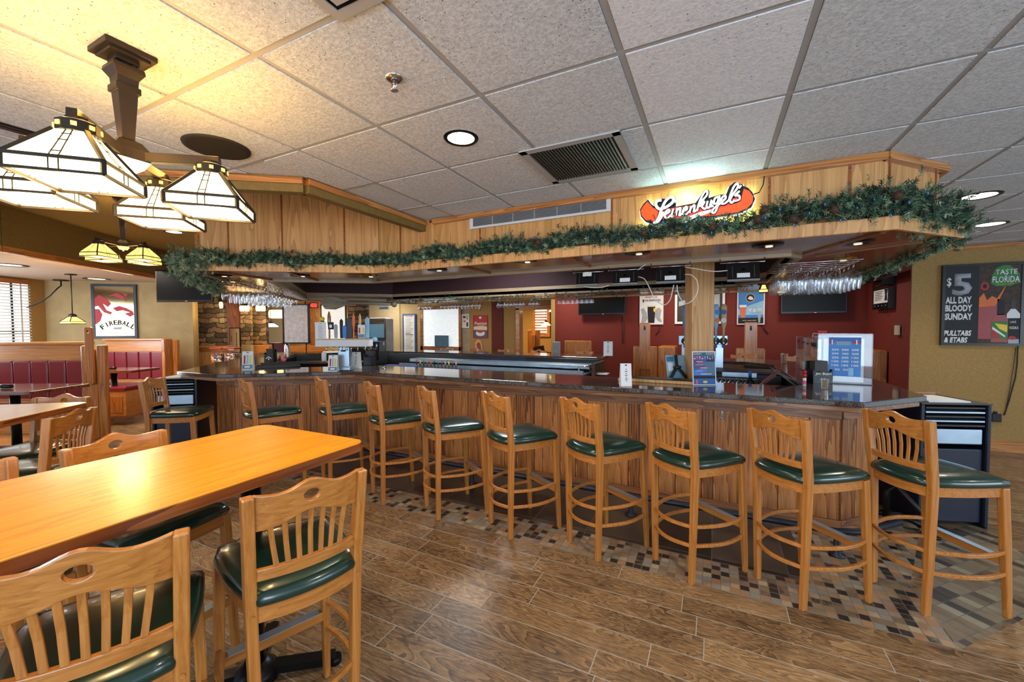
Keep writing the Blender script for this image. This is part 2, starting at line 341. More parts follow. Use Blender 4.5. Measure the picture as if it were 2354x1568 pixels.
    def plate(s, outline, holes, t, fn, step=.03):
        """flat board cut to an outline in (u, v), with holes, pierced and bent by fn(u, v, w)"""
        us = [p[0] for p in outline]; vs_ = [p[1] for p in outline]; pts = []; edges = []
        for loop in [outline] + holes:
            o = len(pts); pts += [Vector(p) for p in loop]; edges += [(o + i, o + (i+1) % len(loop)) for i in range(len(loop))]
        def inside(p, lp):
            c = False; j = len(lp) - 1
            for i in range(len(lp)):
                a, b = lp[i], lp[j]
                if (a[1] > p[1]) != (b[1] > p[1]) and p[0] < (b[0]-a[0])*(p[1]-a[1])/(b[1]-a[1]) + a[0]: c = not c
                j = i
            return c
        u = min(us) + step
        while u < max(us) - step*.5:
            v = min(vs_) + step
            while v < max(vs_) - step*.3:
                if inside((u, v), outline) and not any(inside((u, v), h) for h in holes) and all((Vector((u, v)) - q).length > step*.4 for q in pts): pts.append(Vector((u, v)))
                v += step
            u += step
        P, E, F, *_ = geometry.delaunay_2d_cdt(pts, edges, [], 1, 1e-6)
        F = [f for f in F if not any(inside((sum(P[i].x for i in f)/3, sum(P[i].y for i in f)/3), h) for h in holes)]
        n = len(P); front = [fn(p.x, p.y, -t/2) for p in P]; back = [fn(p.x, p.y, t/2) for p in P]
        s.add(front + back, [tuple(f) for f in F] + [tuple(i + n for i in reversed(f)) for f in F], False)
        cnt = {}
        for f in F:
            for i in range(3):
                e = (f[i], f[(i+1) % 3]); cnt[e] = 1
        rim = [e for e in cnt if (e[1], e[0]) not in cnt]
        s.add(front + back, [(a, a + n, b + n, b) for a, b in rim], False); return s
    def build(s, name, mats, parent=None, bevel=0, loc=None, rz=0, seg=2):
        me = bpy.data.meshes.new(name); me.from_pydata(s.v, [], s.f); me.validate(clean_customdata=False)
        if not isinstance(mats, (list, tuple)): mats = [mats]
        for m in mats: me.materials.append(MATS[m])
        if len(me.polygons) == len(s.f):
            me.polygons.foreach_set('material_index', s.mi); me.polygons.foreach_set('use_smooth', s.sm)
        bm = bmesh.new(); bm.from_mesh(me); bmesh.ops.remove_doubles(bm, verts=bm.verts, dist=1e-5)
        bmesh.ops.recalc_face_normals(bm, faces=bm.faces); bm.to_mesh(me); bm.free(); me.update()
        o = bpy.data.objects.new(name, me); C.objects.link(o)
        if parent: o.parent = parent
        if loc is not None: o.location = loc
        if rz: o.rotation_euler = (0, 0, rz)
        if bevel:
            md = o.modifiers.new('bevel', 'BEVEL'); md.width = bevel; md.segments = seg; md.limit_method = 'ANGLE'; md.angle_limit = math.radians(40)
        return o
def tag(o, label, cat, group=None, kind=None):
    o['label'] = label; o['category'] = cat
    if group: o['group'] = group
    if kind: o['kind'] = kind
    return o
def struct(o): o['kind'] = 'structure'; return o
def thing(name, label, cat, loc=(0, 0, 0), rz=0, group=None):
    o = bpy.data.objects.new(name, None); C.objects.link(o); o.empty_display_size = .1
    o.location = loc; o.rotation_euler = (0, 0, rz); return tag(o, label, cat, group)
def dup(root, loc, rz=0, label=None, group=None):
    r = root.copy(); C.objects.link(r); r.location = loc; r.rotation_euler = (0, 0, rz)
    if label: r['label'] = label
    if group: r['group'] = group
    def kids(src, dst):
        for ch in list(src.children):
            c = ch.copy(); C.objects.link(c); c.parent = dst; kids(ch, c)
    kids(root, r); return r
def B(name, mat, parent, x0, x1, y0, y1, z0, z1, bevel=0):
    return MB().box(x0, x1, y0, y1, z0, z1).build(name, mat, parent, bevel)
def text(s, mat, parent, x, z, w, h=None, y=-.002, name='lettering', bold=0, shear=0, font_h=None, ext=.0006, rot=0, align='C'):
    """upright lettering on the local X-Z plane, facing local -Y, fitted to width w and height h, centred at (x, z)"""
    cu = bpy.data.curves.new('t', 'FONT'); cu.body = s; cu.size = 1; cu.shear = shear; cu.offset = bold; cu.resolution_u = 2; cu.extrude = .0
    cu.align_x = 'CENTER'; cu.space_line = .86
    ob = bpy.data.objects.new('t', cu); C.objects.link(ob); bpy.context.view_layer.update()
    me = bpy.data.meshes.new_from_object(ob.evaluated_get(bpy.context.evaluated_depsgraph_get())); bpy.data.objects.remove(ob); bpy.data.curves.remove(cu)
    xs = [v.co.x for v in me.vertices]; ys = [v.co.y for v in me.vertices]
    if not xs: return None
    cx, cy = (min(xs)+max(xs))/2, (min(ys)+max(ys))/2; sx = w/(max(xs)-min(xs)); sy = (h/(max(ys)-min(ys))) if h else sx
    c, sn = math.cos(rot), math.sin(rot)
    for v in me.vertices:
        a, b = (v.co.x-cx)*sx, (v.co.y-cy)*sy
        v.co = (x + a*c - b*sn, y, z + a*sn + b*c)
    me.materials.clear(); me.materials.append(MATS[mat])
    bm = bmesh.new(); bm.from_mesh(me)
    bmesh.ops.recalc_face_normals(bm, faces=bm.faces)
    for f in bm.faces:
        f.material_index = 0
        if f.normal.y > 0: f.normal_flip()
    r = bmesh.ops.extrude_face_region(bm, geom=bm.faces[:]); bmesh.ops.translate(bm, vec=(0, ext, 0), verts=[g for g in r['geom'] if isinstance(g, bmesh.types.BMVert)])
    bm.to_mesh(me); bm.free()
    o = bpy.data.objects.new(name, me); C.objects.link(o); o.parent = parent; return o
def arc(cx, cy, r, a0, a1, n): return [(cx + r*math.cos(a0 + (a1-a0)*i/n), cy + r*math.sin(a0 + (a1-a0)*i/n)) for i in range(n+1)]
def rrect(x0, x1, y0, y1, r, n=5):
    return arc(x1-r, y0+r, r, -PI/2, 0, n) + arc(x1-r, y1-r, r, 0, PI/2, n) + arc(x0+r, y1-r, r, PI/2, PI, n) + arc(x0+r, y0+r, r, PI, 1.5*PI, n)
def flat(mat, parent, poly, y=-.001, name='print', t=.0006):
    """a thin printed patch: polygon in local (x, z)"""
    return MB().extrude([(p[0], y, p[1]) for p in poly], (0, t, 0)).build(name, mat, parent)

# ------------------------------------------------------------------ bar stools (seat .76, back 1.10); local +Y is where the sitter faces, origin between the rear feet
def make_stool():
    t = thing('bar_stool', 'x', 'bar stool')
    top_y = -.035
    def post_x(z): return .150 + .028*(z/1.1)                # centre of a rear post
    def post_y(z): return 0.0 if z < .72 else -(z-.72)/.38*.045
    for s in (-1, 1):
        m = MB(); w, d = .034, .044; pts = []
        zs = (0, .35, .70, .78, .9, 1.0, 1.085)
        ring = []
        for z in zs:
            k = .8 + .2*min(1, z/.5); cx, cy = s*post_x(z), post_y(z)
            ring += [(cx-w*k/2, cy-d*k/2, z), (cx+w*k/2, cy-d*k/2, z), (cx+w*k/2, cy+d*k/2, z), (cx-w*k/2, cy+d*k/2, z)]
        n = len(zs); fs = [(3, 2, 1, 0), tuple(4*(n-1)+k for k in range(4))] + [(4*i+k, 4*i+(k+1) % 4, 4*i+4+(k+1) % 4, 4*i+4+k) for i in range(n-1) for k in range(4)]
        m.add(ring, fs, False); leg = m.build('leg', 'honey', t, .005)
        MB().lathe([(.002, -.004), (.006, -.003), (.007, 0), (.007, .002)], (0, 0, 0), 10).build('screw_cap', 'honey', leg, loc=(s*post_x(.695), post_y(.695)-d/2-.001, .695)).rotation_euler = (PI/2, 0, 0)
        m = MB(); fx0, fx1 = s*.205, s*.190; ring = []
        for z, k in ((0, .75), (.4, 1), (.715, 1.0)):
            cx = fx0 + (fx1-fx0)*z/.72; cy = .425 - .035*z/.72
            ring += [(cx-.017*k, cy-.021*k, z), (cx+.017*k, cy-.021*k, z), (cx+.017*k, cy+.021*k, z), (cx-.017*k, cy+.021*k, z)]
        m.add(ring, [(3, 2, 1, 0), (8, 9, 10, 11)] + [(4*i+k, 4*i+(k+1) % 4, 4*i+4+(k+1) % 4, 4*i+4+k) for i in range(2) for k in range(4)], False)
        m.build('leg', 'honey', t, .005)
    # curved apron under the cushion
    hw0, hw1 = .152, .192
    def loop(off, n=10):
        p = [(-hw0+off*-1, .0)]
        out = []
        for i in range(n+1):                                  # back, bowed to -Y
            u = -1 + 2*i/n; out.append(((hw0)*u, -.012 - off - .026*(1-u*u)))
        for i in range(1, n+1):                               # right side
            u = i/n; out.append((hw0 + (hw1-hw0)*u + off + .014*math.sin(PI*u), .40*u - .012*(1-u)))
        for i in range(1, n+1):
            u = 1 - 2*i/n; out.append((hw1*u, .40 + off + .012*(1-u*u)))
        for i in range(1, n):
            u = 1 - i/n; out.append((-(hw0 + (hw1-hw0)*u + off + .014*math.sin(PI*u)), .40*u - .012*(1-u)))
        return out
    a = loop(.004); b = loop(-.018); n = len(a); m = MB()
    vs = [(p[0], p[1], z) for z in (.665, .722) for p in a] + [(p[0], p[1], z) for z in (.665, .722) for p in b]
    fs = []
    for i in range(n):
        j = (i+1) % n; fs += [(i, j, n+j, n+i), (2*n+i, 3*n+i, 3*n+j, 2*n+j), (n+i, n+j, 3*n+j, 3*n+i), (i, 2*n+i, 2*n+j, j)]
    m.add(vs, fs, False); m.build('seat_frame', 'honey_x', t, .004)
    # domed vinyl cushion
    base = [p for p in loop(.020, 8)]; cx, cy = 0, .19; m = MB(); rings = []
    for k, z in ((.97, .720), (1.0, .728), (1.01, .742), (.985, .757), (.93, .767), (.8, .775), (.55, .780), (.25, .782)):
        rings.append([(cx + (p[0]-cx)*k, cy + (p[1]-cy)*k, z) for p in base])
    n = len(base); vs = [q for r in rings for q in r]; fs = [tuple(range(n))[::-1], tuple((len(rings)-1)*n + i for i in range(n))]
    for r in range(len(rings)-1): fs += [(r*n+i, r*n+(i+1) % n, (r+1)*n+(i+1) % n, (r+1)*n+i) for i in range(n)]
    m.add(vs, fs, True); m.build('seat_cushion', 'green_vinyl', t)
    # crest rail with the round finger hole
    W = .162; out = []; N = 22
    for i in range(N+1):
        u = -1 + 2*i/N; out.append((u*W, 1.075 + .034*math.exp(-(u/.36)**2) + .012*abs(u)**3))
    for i in range(N+1):
        u = 1 - 2*i/N; out.append((u*W, .968 + .038*math.exp(-(u/.5)**2)))
    hole = [(.026*math.cos(2*PI*i/18), 1.056 + .019*math.sin(2*PI*i/18)) for i in range(18)]
    fn = lambda u, v, w: (u, -.006 + w - .030*(1-(u/W)**2) - (v-.72)/.38*.045 + .008, v)
    MB().plate(out, [hole], .021, fn, .026).build('crest_rail', 'honey_x', t, .003)
    fn2 = lambda u, v, w: (u, -.004 + w - .026*(1-(u/.155)**2) - (v-.72)/.38*.045, v)
    pts = [fn2(-.155 + .31*i/10, .822, 0) for i in range(11)]
    MB().ribbon(pts, .02, .036).build('back_rail', 'honey_x', t, .003)
    for i in range(7):
        u = -.118 + .236*i/6; ub = u*.84; m = MB()
        zt = .968 + .038*math.exp(-(u/W/.5)**2) + .012
        p1 = Vector(fn(u, zt, 0)); p0 = Vector(fn2(ub, .835, 0)); mid = (p0+p1)/2 + Vector((0, .006, 0))
        m.ribbon([p0, mid, p1], .016, .008, (0, 1, 0)); m.build('slat', 'honey', t, .0015)
    # bent stretchers, two tiers on back and sides; straight foot rest with a metal strip in front
    for z in (.245, .365):
        px, py = post_x(z), 0
        fx = .205 - .015*z/.72; fy = .425 - .035*z/.72
        MB().ribbon([(-px + 2*px*i/8, -.004 - .055*math.sin(PI*i/8), z) for i in range(9)], .017, .02).build('stretcher', 'honey_x', t, .002)
        for s in (-1, 1):
            MB().ribbon([(s*(px + (fx-px)*i/8 + .045*math.sin(PI*i/8)), py + (fy-py)*i/8, z) for i in range(9)], .017, .02).build('stretcher', 'honey_x', t, .002)
    fr = MB().box(-.195, .195, .395, .43, .285, .325).build('foot_rest', 'honey_x', t, .003)
    MB().box(-.17, .17, .392, .434, .325, .328).build('metal_strip', 'steel', fr)
    return t
stool0 = make_stool()
_first = [True]
def stool(x, y, head, label, group):
    if _first[0]:
        _first[0] = False; stool0.location = (x, y, 0); stool0.rotation_euler = (0, 0, head - PI/2); stool0['label'] = label; stool0['group'] = group; return stool0
    return dup(stool0, (x, y, 0), head - PI/2, label, group)
D = math.radians; G1 = 'bar stools along the near side of the bar'
row = [(.982, 3.106, 31, 'green seated bar stool, rightmost of the row, at the right bar corner'),
 (.3625, 2.847, 42, 'green seated bar stool, second from the right in the near row'),
 (-.228, 2.804, 51.6, 'green seated bar stool by the dark slate tile, third from the right'),
 (-.822, 2.786, 58, 'green seated bar stool, fourth from the right in the near row'),
 (-1.489, 2.78, 58.5, 'green seated bar stool mid row, fifth from the right'),
 (-2.165, 2.797, 57, 'green seated bar stool, sixth from the right in the near row'),
 (-2.818, 2.828, 62, 'green seated bar stool just right of the bend in the bar front'),
 (-3.60, 2.90, 63.8, 'green seated bar stool just left of the bend in the bar front'),
 (-4.13, 2.46, 72, 'green seated bar stool beyond the far corner of the near pub table'),
 (-5.08, 2.10, 40, 'green seated bar stool, leftmost at the bar, beside the left service bin')]
for x, y, h, l in row: stool(x, y, D(h), l, G1)
G2 = 'stools around the near pub table'
stool(-1.248, .917, D(160.5), 'green seated counter stool in the foreground, right one of the two with backs turned', G2)
stool(-1.33, .402, D(153), 'green seated counter stool cut by the bottom left corner of the photo', G2)
stool(-2.46, .88, D(6), 'oak counter stool tucked under the far long edge of the near pub table', G2)
stool(-2.48, .38, D(2), 'oak counter stool corner at the left photo edge, beyond the near tabletop', G2)
G3 = 'stools around the left pub table'
stool(-3.576, 1.004, D(222), 'oak counter stool with its back turned, at the second pub table on the left', G3)
stool(-4.40, 1.20, D(-60), 'oak counter stool on the far side of the second pub table, facing this way', G3)

def pub_table(name, label, x, y, rz, L, W, pedestals, group):
    t = thing(name, label, 'table', (x, y, 0), rz, group)
    m = MB(); m.prism(rrect(-W/2, W/2, -L/2, L/2, .06, 6), 1.036, 1.07); m.build('table_top', 'tabletop', t, .003)
    m = MB(); p = rrect(-W/2-.002, W/2+.002, -L/2-.002, L/2+.002, .062, 6); q = rrect(-W/2+.02, W/2-.02, -L/2+.02, L/2-.02, .05, 6); n = len(p)
    vs = [(a, b, z) for z in (1.03, 1.066) for a, b in p] + [(a, b, z) for z in (1.03, 1.066) for a, b in q]; fs = []
    for i in range(n):
        j = (i+1) % n; fs += [(i, j, n+j, n+i), (2*n+i, 3*n+i, 3*n+j, 2*n+j), (n+i, n+j, 3*n+j, 3*n+i), (i, 2*n+i, 2*n+j, j)]
    m.add(vs, fs, False); m.build('edge_band', 'table_edge', t)
    for py in pedestals:
        MB().lathe([(.04, .03), (.04, 1.0)], (0, py, 0), 16).build('pedestal_column', 'black_metal', t)
        MB().cbox((0, py, 1.015), (.5, .1, .03)).cbox((0, py, 1.015), (.1, .5, .03)).build('pedestal_plate', 'black_metal', t)
        m = MB()
        for k in range(4):
            a = PI/4 + k*PI/2; m.bar((0, py, .06), (.33*math.cos(a), py + .33*math.sin(a), .025), .06, .035); m.lathe([(.03, 0), (.03, .03)], (.33*math.cos(a), py + .33*math.sin(a), 0), 10)
        m.lathe([(.1, .02), (.09, .06), (.045, .1)], (0, py, 0), 16); m.build('pedestal_foot', 'black_metal', t)
    return t
pub_table('pub_table', 'large glossy honey wood pub table in the left foreground', -1.845, .47, 0, 1.86, .77, (.62, -.6), 'pub tables')
ca, sa = math.cos(D(217)), math.sin(D(217)); cx, cy = -4.07, 1.30
pub_table('pub_table', 'second pub table cut by the left photo edge, before the booths', cx + ca*.45 - sa*0 + (-sa)*.0 + .6*.42, cy + sa*.45 - .8*.42, D(217), .82, .88, (0,), 'pub tables')

# ------------------------------------------------------------------ floor with the mosaic runner
fl = struct(MB().box(-22, 7, -3, 18, -.06, 0).build('floor', 'floor_planks'))
R1 = [(-4.05, 2.73), (1.09, 2.73), (1.12, 2.76), (1.12, 3.9), (-4.2, 3.9)]
MB().prism([(-4.6, 2.73), (1.10, 2.73), (1.10, 3.045), (-4.3, 3.045)], 0, .002).build('mosaic_runner', 'mosaic', fl)
MB().prism([(-4.35, 3.045), (.55, 3.045), (.55, 3.95), (-4.1, 3.95)], 0, .0018).build('slate_tiles', 'slate', fl)
MB().prism([(.55, 3.045), (1.10, 3.045), (1.10, 3.3), (1.6, 4.6), (.55, 4.6)], 0, .0016).build('mosaic_corner', 'mosaic', fl)
MB().prism([(1.10, 2.73), (1.95, 3.62), (1.90, 6.2), (1.2, 7.0), (1.2, 3.3), (1.10, 3.2)], 0, .0014).build('diagonal_tiles', 'mosaic_diag', fl)
MB().prism([(-4.6, 2.73), (-4.3, 3.045), (-4.1, 3.9), (-5.3, 2.9), (-6.0, 2.9), (-6.2, 2.2), (-5.1, 2.2)], 0, .0012).build('mosaic_runner', 'mosaic', fl)

# ------------------------------------------------------------------ the bar
OUT = [(.93, 3.58), (1.43, 4.10), (1.43, 6.85), (.75, 7.62), (.02, 7.62), (.02, 6.92), (.42, 6.92), (.72, 6.55), (.72, 4.42), (.60, 4.30),
       (-4.18, 4.30), (-5.38, 3.38), (-5.66, 3.38), (-7.7, 5.5), (-6.6, 7.0), (-1.75, 6.95), (-1.75, 7.68), (-6.9, 7.72), (-8.75, 5.45), (-5.95, 2.66), (-5.16, 2.66), (-3.95, 3.58)]
def inset(poly, d):
    n = len(poly); out = []
    area = sum(poly[i][0]*poly[(i+1) % n][1] - poly[(i+1) % n][0]*poly[i][1] for i in range(n)); sg = 1 if area > 0 else -1
    for i in range(n):
        p0, p1, p2 = (Vector(poly[j % n]) for j in (i-1, i, i+1)); a = (p1-p0).normalized(); b = (p2-p1).normalized()
        na = Vector((-a.y, a.x))*sg; nb = Vector((-b.y, b.x))*sg; k = (na+nb); k = k/max(.3, k.dot(na)); out.append(tuple(p1 + k*d))
    return out
def strip_(a, b, z0, z1, t, mat, name, parent):
    a, b = Vector(a), Vector(b); d = b-a; return MB().box(0, d.length, -t/2, t/2, z0, z1).build(name, mat, parent, .003, loc=(a.x, a.y, 0), rz=math.atan2(d.y, d.x))
bar = thing('bar_counter', 'long panelled oak bar with polished dark granite top filling the room', 'bar counter', (0, 0, 0))
MB().prism(OUT, 1.028, 1.07).build('granite_top', 'granite', bar, .006)
MB().prism(inset(OUT, .035), .985, 1.028).build('edge_moulding', 'bar_trim', bar, .004)
base_out = [(.868, 3.87), (1.15, 4.16), (1.15, 6.75), (.65, 7.33), (.06, 7.33)]
base_L = [(-4.04, 3.87), (-5.26, 2.95), (-5.86, 2.95), (-8.35, 5.45), (-6.75, 7.43), (-1.80, 7.43)]
BODY = [(-4.04, 3.87), (.868, 3.87), (1.15, 4.16), (1.15, 6.75), (.65, 7.33), (.06, 7.33), (.06, 6.98), (.45, 6.98), (.78, 6.6), (.78, 4.46), (.60, 4.22), (-4.15, 4.22), (-5.36, 3.30), (-5.72, 3.30), (-7.8, 5.5), (-6.62, 7.06), (-1.80, 7.02), (-1.80, 7.43), (-6.75, 7.43), (-8.1, 5.45), (-5.62, 2.95), (-5.26, 2.95)]
MB().prism(BODY, 0, .985).build('bar_body', 'bar_trim', bar)
def boards(a, b, z0, z1, widths, mat='bar_oak'):
    a, b = Vector(a), Vector(b); L = (b-a).length; d = (b-a).normalized(); ang = math.atan2(d.y, d.x); x = 0; i = 0
    while x < L - .01:
        w = min(widths[i % len(widths)], L - x); m = MB(); m.box(.003, w-.003, -.014, 0, z0, z1)
        o = m.build('panel_board', mat, bar, .003, loc=(a.x + d.x*x, a.y + d.y*x, 0), rz=ang); x += w; i += 1
    MB().box(0, L, -.022, 0, .885, .985).build('top_rail', 'bar_trim', bar, .003, loc=(a.x, a.y, 0), rz=ang)
    MB().box(-.01, L+.01, -.03, 0, 0, .11).build('kick_board', 'bar_trim', bar, .003, loc=(a.x, a.y, 0), rz=ang)
Wd = [.19, .10, .17, .14, .21, .09, .19, .16, .12, .20]
boards((-4.04, 3.87), (.868, 3.87), .11, .885, Wd)
boards((-5.26, 2.95), (-4.04, 3.87), .11, .885, [.2, .15, .22, .17, .12])
boards((-5.62, 2.95), (-5.26, 2.95), .11, .885, [.1, .13])
boards((.868, 3.87), (1.15, 4.16), .11, .885, [.16, .24])
for a, b in (((.41, 6.885), (.695, 6.55)), ((.695, 6.55), (.695, 4.46)), ((-1.78, 6.93), (-6.58, 6.965)), ((-6.58, 6.965), (-7.66, 5.5)), ((-7.66, 5.48), (-5.64, 3.40))): strip_(a, b, .5, 1.035, .03, 'black_plastic', 'inner_skirt', bar)
# foot rail of black pipe on floor posts
fr = thing('foot_rail', 'black pipe foot rail running along the bottom of the bar front', 'foot rail', (0, 0, 0))
pth = [(-5.3, 2.62, .17), (-5.05, 2.66, .17), (-3.95, 3.50, .17), (.78, 3.50, .17), (.92, 3.56, .17), (1.22, 3.86, .17)]
MB().tube(pth, .024, 10).build('rail', 'navy_plastic', fr)
for x, y in ((-4.7, 2.93), (-3.4, 3.5), (-2.2, 3.5), (-.62, 3.5), (.78, 3.5)):
    MB().lathe([(.05, .002), (.05, .01), (.022, .02), (.02, .15)], (x, y, 0), 12).build('rail_post', 'navy_plastic', fr)
# purse hooks on the panels
for (px, py, l) in ((1660, 953, 'small chrome coat hook on the bar front, right half'), (759, 885, 'small chrome coat hook on the bar front behind the third stool from the left')):
    if px > 1000: p = on(px, py, ((0, 3.855), 0)); rz = 0
    else: p = on(px, py, ((-5.26, 2.95), math.atan2(.92, 1.22))); rz = math.atan2(.92, 1.22); p.y -= .012; p.x += .009
    h = thing('coat_hook', l, 'hook', p, rz)
    MB().box(-.012, .012, -.004, 0, -.03, .03).build('back_plate', 'chrome', h)
    MB().tube([(0, -.003, -.01), (-.015, -.035, -.025), (-.02, -.045, -.01)], .004, 6).tube([(0, -.003, -.01), (.015, -.035, -.025), (.02, -.045, -.01)], .004, 6).tube([(0, -.003, .01), (0, -.04, .02)], .004, 6).build('prongs', 'chrome', h)

# ------------------------------------------------------------------ ceiling: acoustic tiles in a T-bar grid, a raised tray over the left side
ZC = 2.62
TA = .61; GX, GY = -.935, 2.19                    # one grid crossing (corner of the return grille)
tray = [(-2.50, 3.3), (-2.52, 1.90), (-3.28, 1.30), (-5.6, 1.30), (-7.2, 1.1), (-8.02, 1.76), (-10.1, 4.5), (-9.4, 9.0), (-2.5, 9.0)]
main_poly = [(-2.50, -1.4), (6.2, -1.4), (6.2, 12), (-2.50, 12)]
E0 = Vector((-2.53, 1.91)); E1 = Vector((-5.35, -.15))
cl = struct(MB().prism([(-2.52, -1.4), (6.2, -1.4), (6.2, 12), (-2.5, 12), (-2.5, 3.19), (-2.52, 1.9)], ZC+.008, ZC+.04).build('ceiling', 'acoustic_tile'))
struct(MB().prism([(-8.3, -1.4), (-2.52, -1.4), (-2.52, 1.9), tuple(E1), (-7.6, -1.2)], ZC+.008, ZC+.04).build('ceiling', 'acoustic_tile'))
struct(MB().prism([(-8.3, -1.4), (-7.3, .8), (-8.08, 1.80), (-10.16, 4.5), (-9.45, 9.0), (-9.45, 18), (-22, 18), (-22, -1.4)], ZC, ZC+.04).build('ceiling', 'drywall_pale'))
struct(MB().prism([(-9.45, 9.0), (-2.5, 9.0), (-2.5, 18), (-9.45, 18)], ZC, ZC+.04).build('ceiling', 'drywall_pale'))
struct(MB().prism([(-2.46, 3.3), (-2.46, 1.8), (-5.4, -.35), (-7.6, -.6), (-8.1, 1.7), (-10.3, 4.5), (-9.4, 9.1), (-2.46, 9.1)], 3.15, 3.2).build('ceiling', 'olive_dark'))
def edge_y(x): return E0.y + (x-E0.x)*(E1.y-E0.y)/(E1.x-E0.x)
gb = MB(); GS = .607
for i in range(-9, 13):
    x = GX + i*TA; hi = 3.18 if x > -2.5 and x < 1.25 else (12 if x > 0 else edge_y(x)-.06)
    if hi < -1.4: continue
    gb.box(x-.0115, x+.0115, -1.4, hi, ZC+.004, ZC+.009)
    if -2.5 < x < 1.25: gb.box(x-.0115, x+.0115, 7.5, 12, ZC+.004, ZC+.009)
for j in range(-6, 17):
    y = GY + j*GS
    x0 = -2.48 if y > 1.9 else max(-7.0, E0.x + (y-E0.y)*(E1.x-E0.x)/(E1.y-E0.y) + .06)
    if y < 3.2: gb.box(x0, 6.2, y-.0115, y+.0115, ZC+.0035, ZC+.0085)
    else: gb.box(1.31 if y < 7.5 else -2.4, 6.2, y-.0115, y+.0115, ZC+.0035, ZC+.0085)
gbo = gb.build('ceiling_grid', 'ceiling_grid'); gbo.parent = cl
tmw = MB(); tma = MB()                                                     # the lay-in tiles drop a little below the grid
for i in range(-9, 12):
    for j in range(-6, 16):
        tm = tmw if i == 1 else tma
        x0, x1, y0, y1 = GX + i*TA + .014, GX + (i+1)*TA - .014, GY + j*GS + .014, GY + (j+1)*GS - .014
        if y0 > 3.0 and x1 < 1.3: 
            continue
        if x0 < -2.5 and (y1 > edge_y(x0)-.06 and not (y0 < edge_y(x1)-.1)): continue
        if y0 < 3.17 < y1 and x0 < .85: y1 = 3.17
        if x0 < -2.5 < x1 and y0 > 1.3: x0 = -2.48
        if x0 < -2.5 and y1 > edge_y(x0)-.06:
            xa = E0.x + (y0-E0.y)*(E1.x-E0.x)/(E1.y-E0.y) + .08; yb = edge_y(x1)-.06
            if xa > x1 or yb < y0: continue
            if yb < y1: tm.prism([(max(x0, xa), y0), (x1, y0), (x1, yb)], ZC, ZC+.008)
            else:
                xc = E0.x + (y1-E0.y)*(E1.x-E0.x)/(E1.y-E0.y) + .08; tm.prism([(max(x0, xa), y0), (x1, y0), (x1, y1), (min(max(xc, x0), x1), y1)], ZC, ZC+.008)
            continue
        tm.box(x0, x1, y0, y1, ZC, ZC+.008)
to = tma.build('lay_in_tiles', 'acoustic_tile', None); to.parent = cl; to = tmw.build('newer_lay_in_tiles', 'newer_tile', None); to.parent = cl; to['label'] = 'whiter smoother row of newer tiles'
# tray: olive faces with an oak crown
def strip(a, b, z0, z1, t, mat, name='trim_1', parent=None):
    a, b = Vector(a), Vector(b); d = b-a; o = MB().box(0, d.length, -t/2, t/2, z0, z1).build(name, mat, parent, .003, loc=(a.x, a.y, 0), rz=math.atan2(d.y, d.x)); 
    return o if parent else struct(o)
for a, b in (((-2.53, 3.17), (-2.53, 1.91)), ((-2.53, 1.91), tuple(E1)), (tuple(E1), (-7.4, -.5))):
    strip(a, b, ZC-.045, ZC-.004, .10, 'oak_trim')
    strip(a, b, ZC-.10, ZC-.045, .075, 'olive_dark', 'trim_2')
    strip(a, b, ZC-.0, 3.16, .06, 'olive_dark', 'wall_tray')
for a, b in (((-7.4, -.5), (-8.02, 1.76)), ((-8.02, 1.76), (-10.1, 4.5)), ((-10.1, 4.5), (-9.4, 9.0)), ((-9.4, 9.0), (-2.5, 9.02))):
    strip(a, b, ZC-.05, ZC+.03, .08, 'oak_trim'); strip(a, b, ZC+.02, 3.16, .06, 'olive_dark', 'wall_tray')

# ------------------------------------------------------------------ canopy over the bar
can = thing('bar_canopy', 'oak panelled canopy hanging over the bar with a ledge around its foot', 'canopy', (0, 0, 0))
CO = [(.88, 3.18), (1.29, 3.62), (1.29, 6.9), (.6, 7.5), (-6.2, 7.5), (-7.5, 5.6), (-4.46, 2.2), (-3.10, 3.18)]      # outer
CI = [(.50, 3.86), (.57, 3.98), (.57, 6.0), (.25, 6.3), (-5.8, 6.3), (-6.9, 5.2), (-4.62, 3.05), (-3.72, 3.72)]     # opening
CL = inset(CO, -.11)
def ring(mb, o, i, z0, z1):
    n = len(o); vs = [(p[0], p[1], z) for z in (z0, z1) for p in o] + [(p[0], p[1], z) for z in (z0, z1) for p in i]; fs = []
    for k in range(n):
        j = (k+1) % n; fs += [(k, j, n+j, n+k), (2*n+k, 3*n+k, 3*n+j, 2*n+j), (n+k, n+j, 3*n+j, 3*n+k), (k, 2*n+k, 2*n+j, j)]
    mb.add(vs, fs, False); return mb
CO2 = CO[::-1]; CI2 = CI[::-1]
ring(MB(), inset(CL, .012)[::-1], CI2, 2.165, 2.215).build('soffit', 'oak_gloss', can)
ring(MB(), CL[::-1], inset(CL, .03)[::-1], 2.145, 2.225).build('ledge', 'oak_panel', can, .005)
ring(MB(), inset(CI, -.05)[::-1], CI2, 2.135, 2.27).build('inner_rim', 'rim_wood', can, .003)
MB().prism(inset(CO, .03), 2.86, 2.88).build('recess_top', 'maroon_paint', can)
ring(MB(), inset(CI, -.045)[::-1], inset(CI, -.015)[::-1], 2.27, 2.86).build('recess_wall', 'maroon_paint', can)
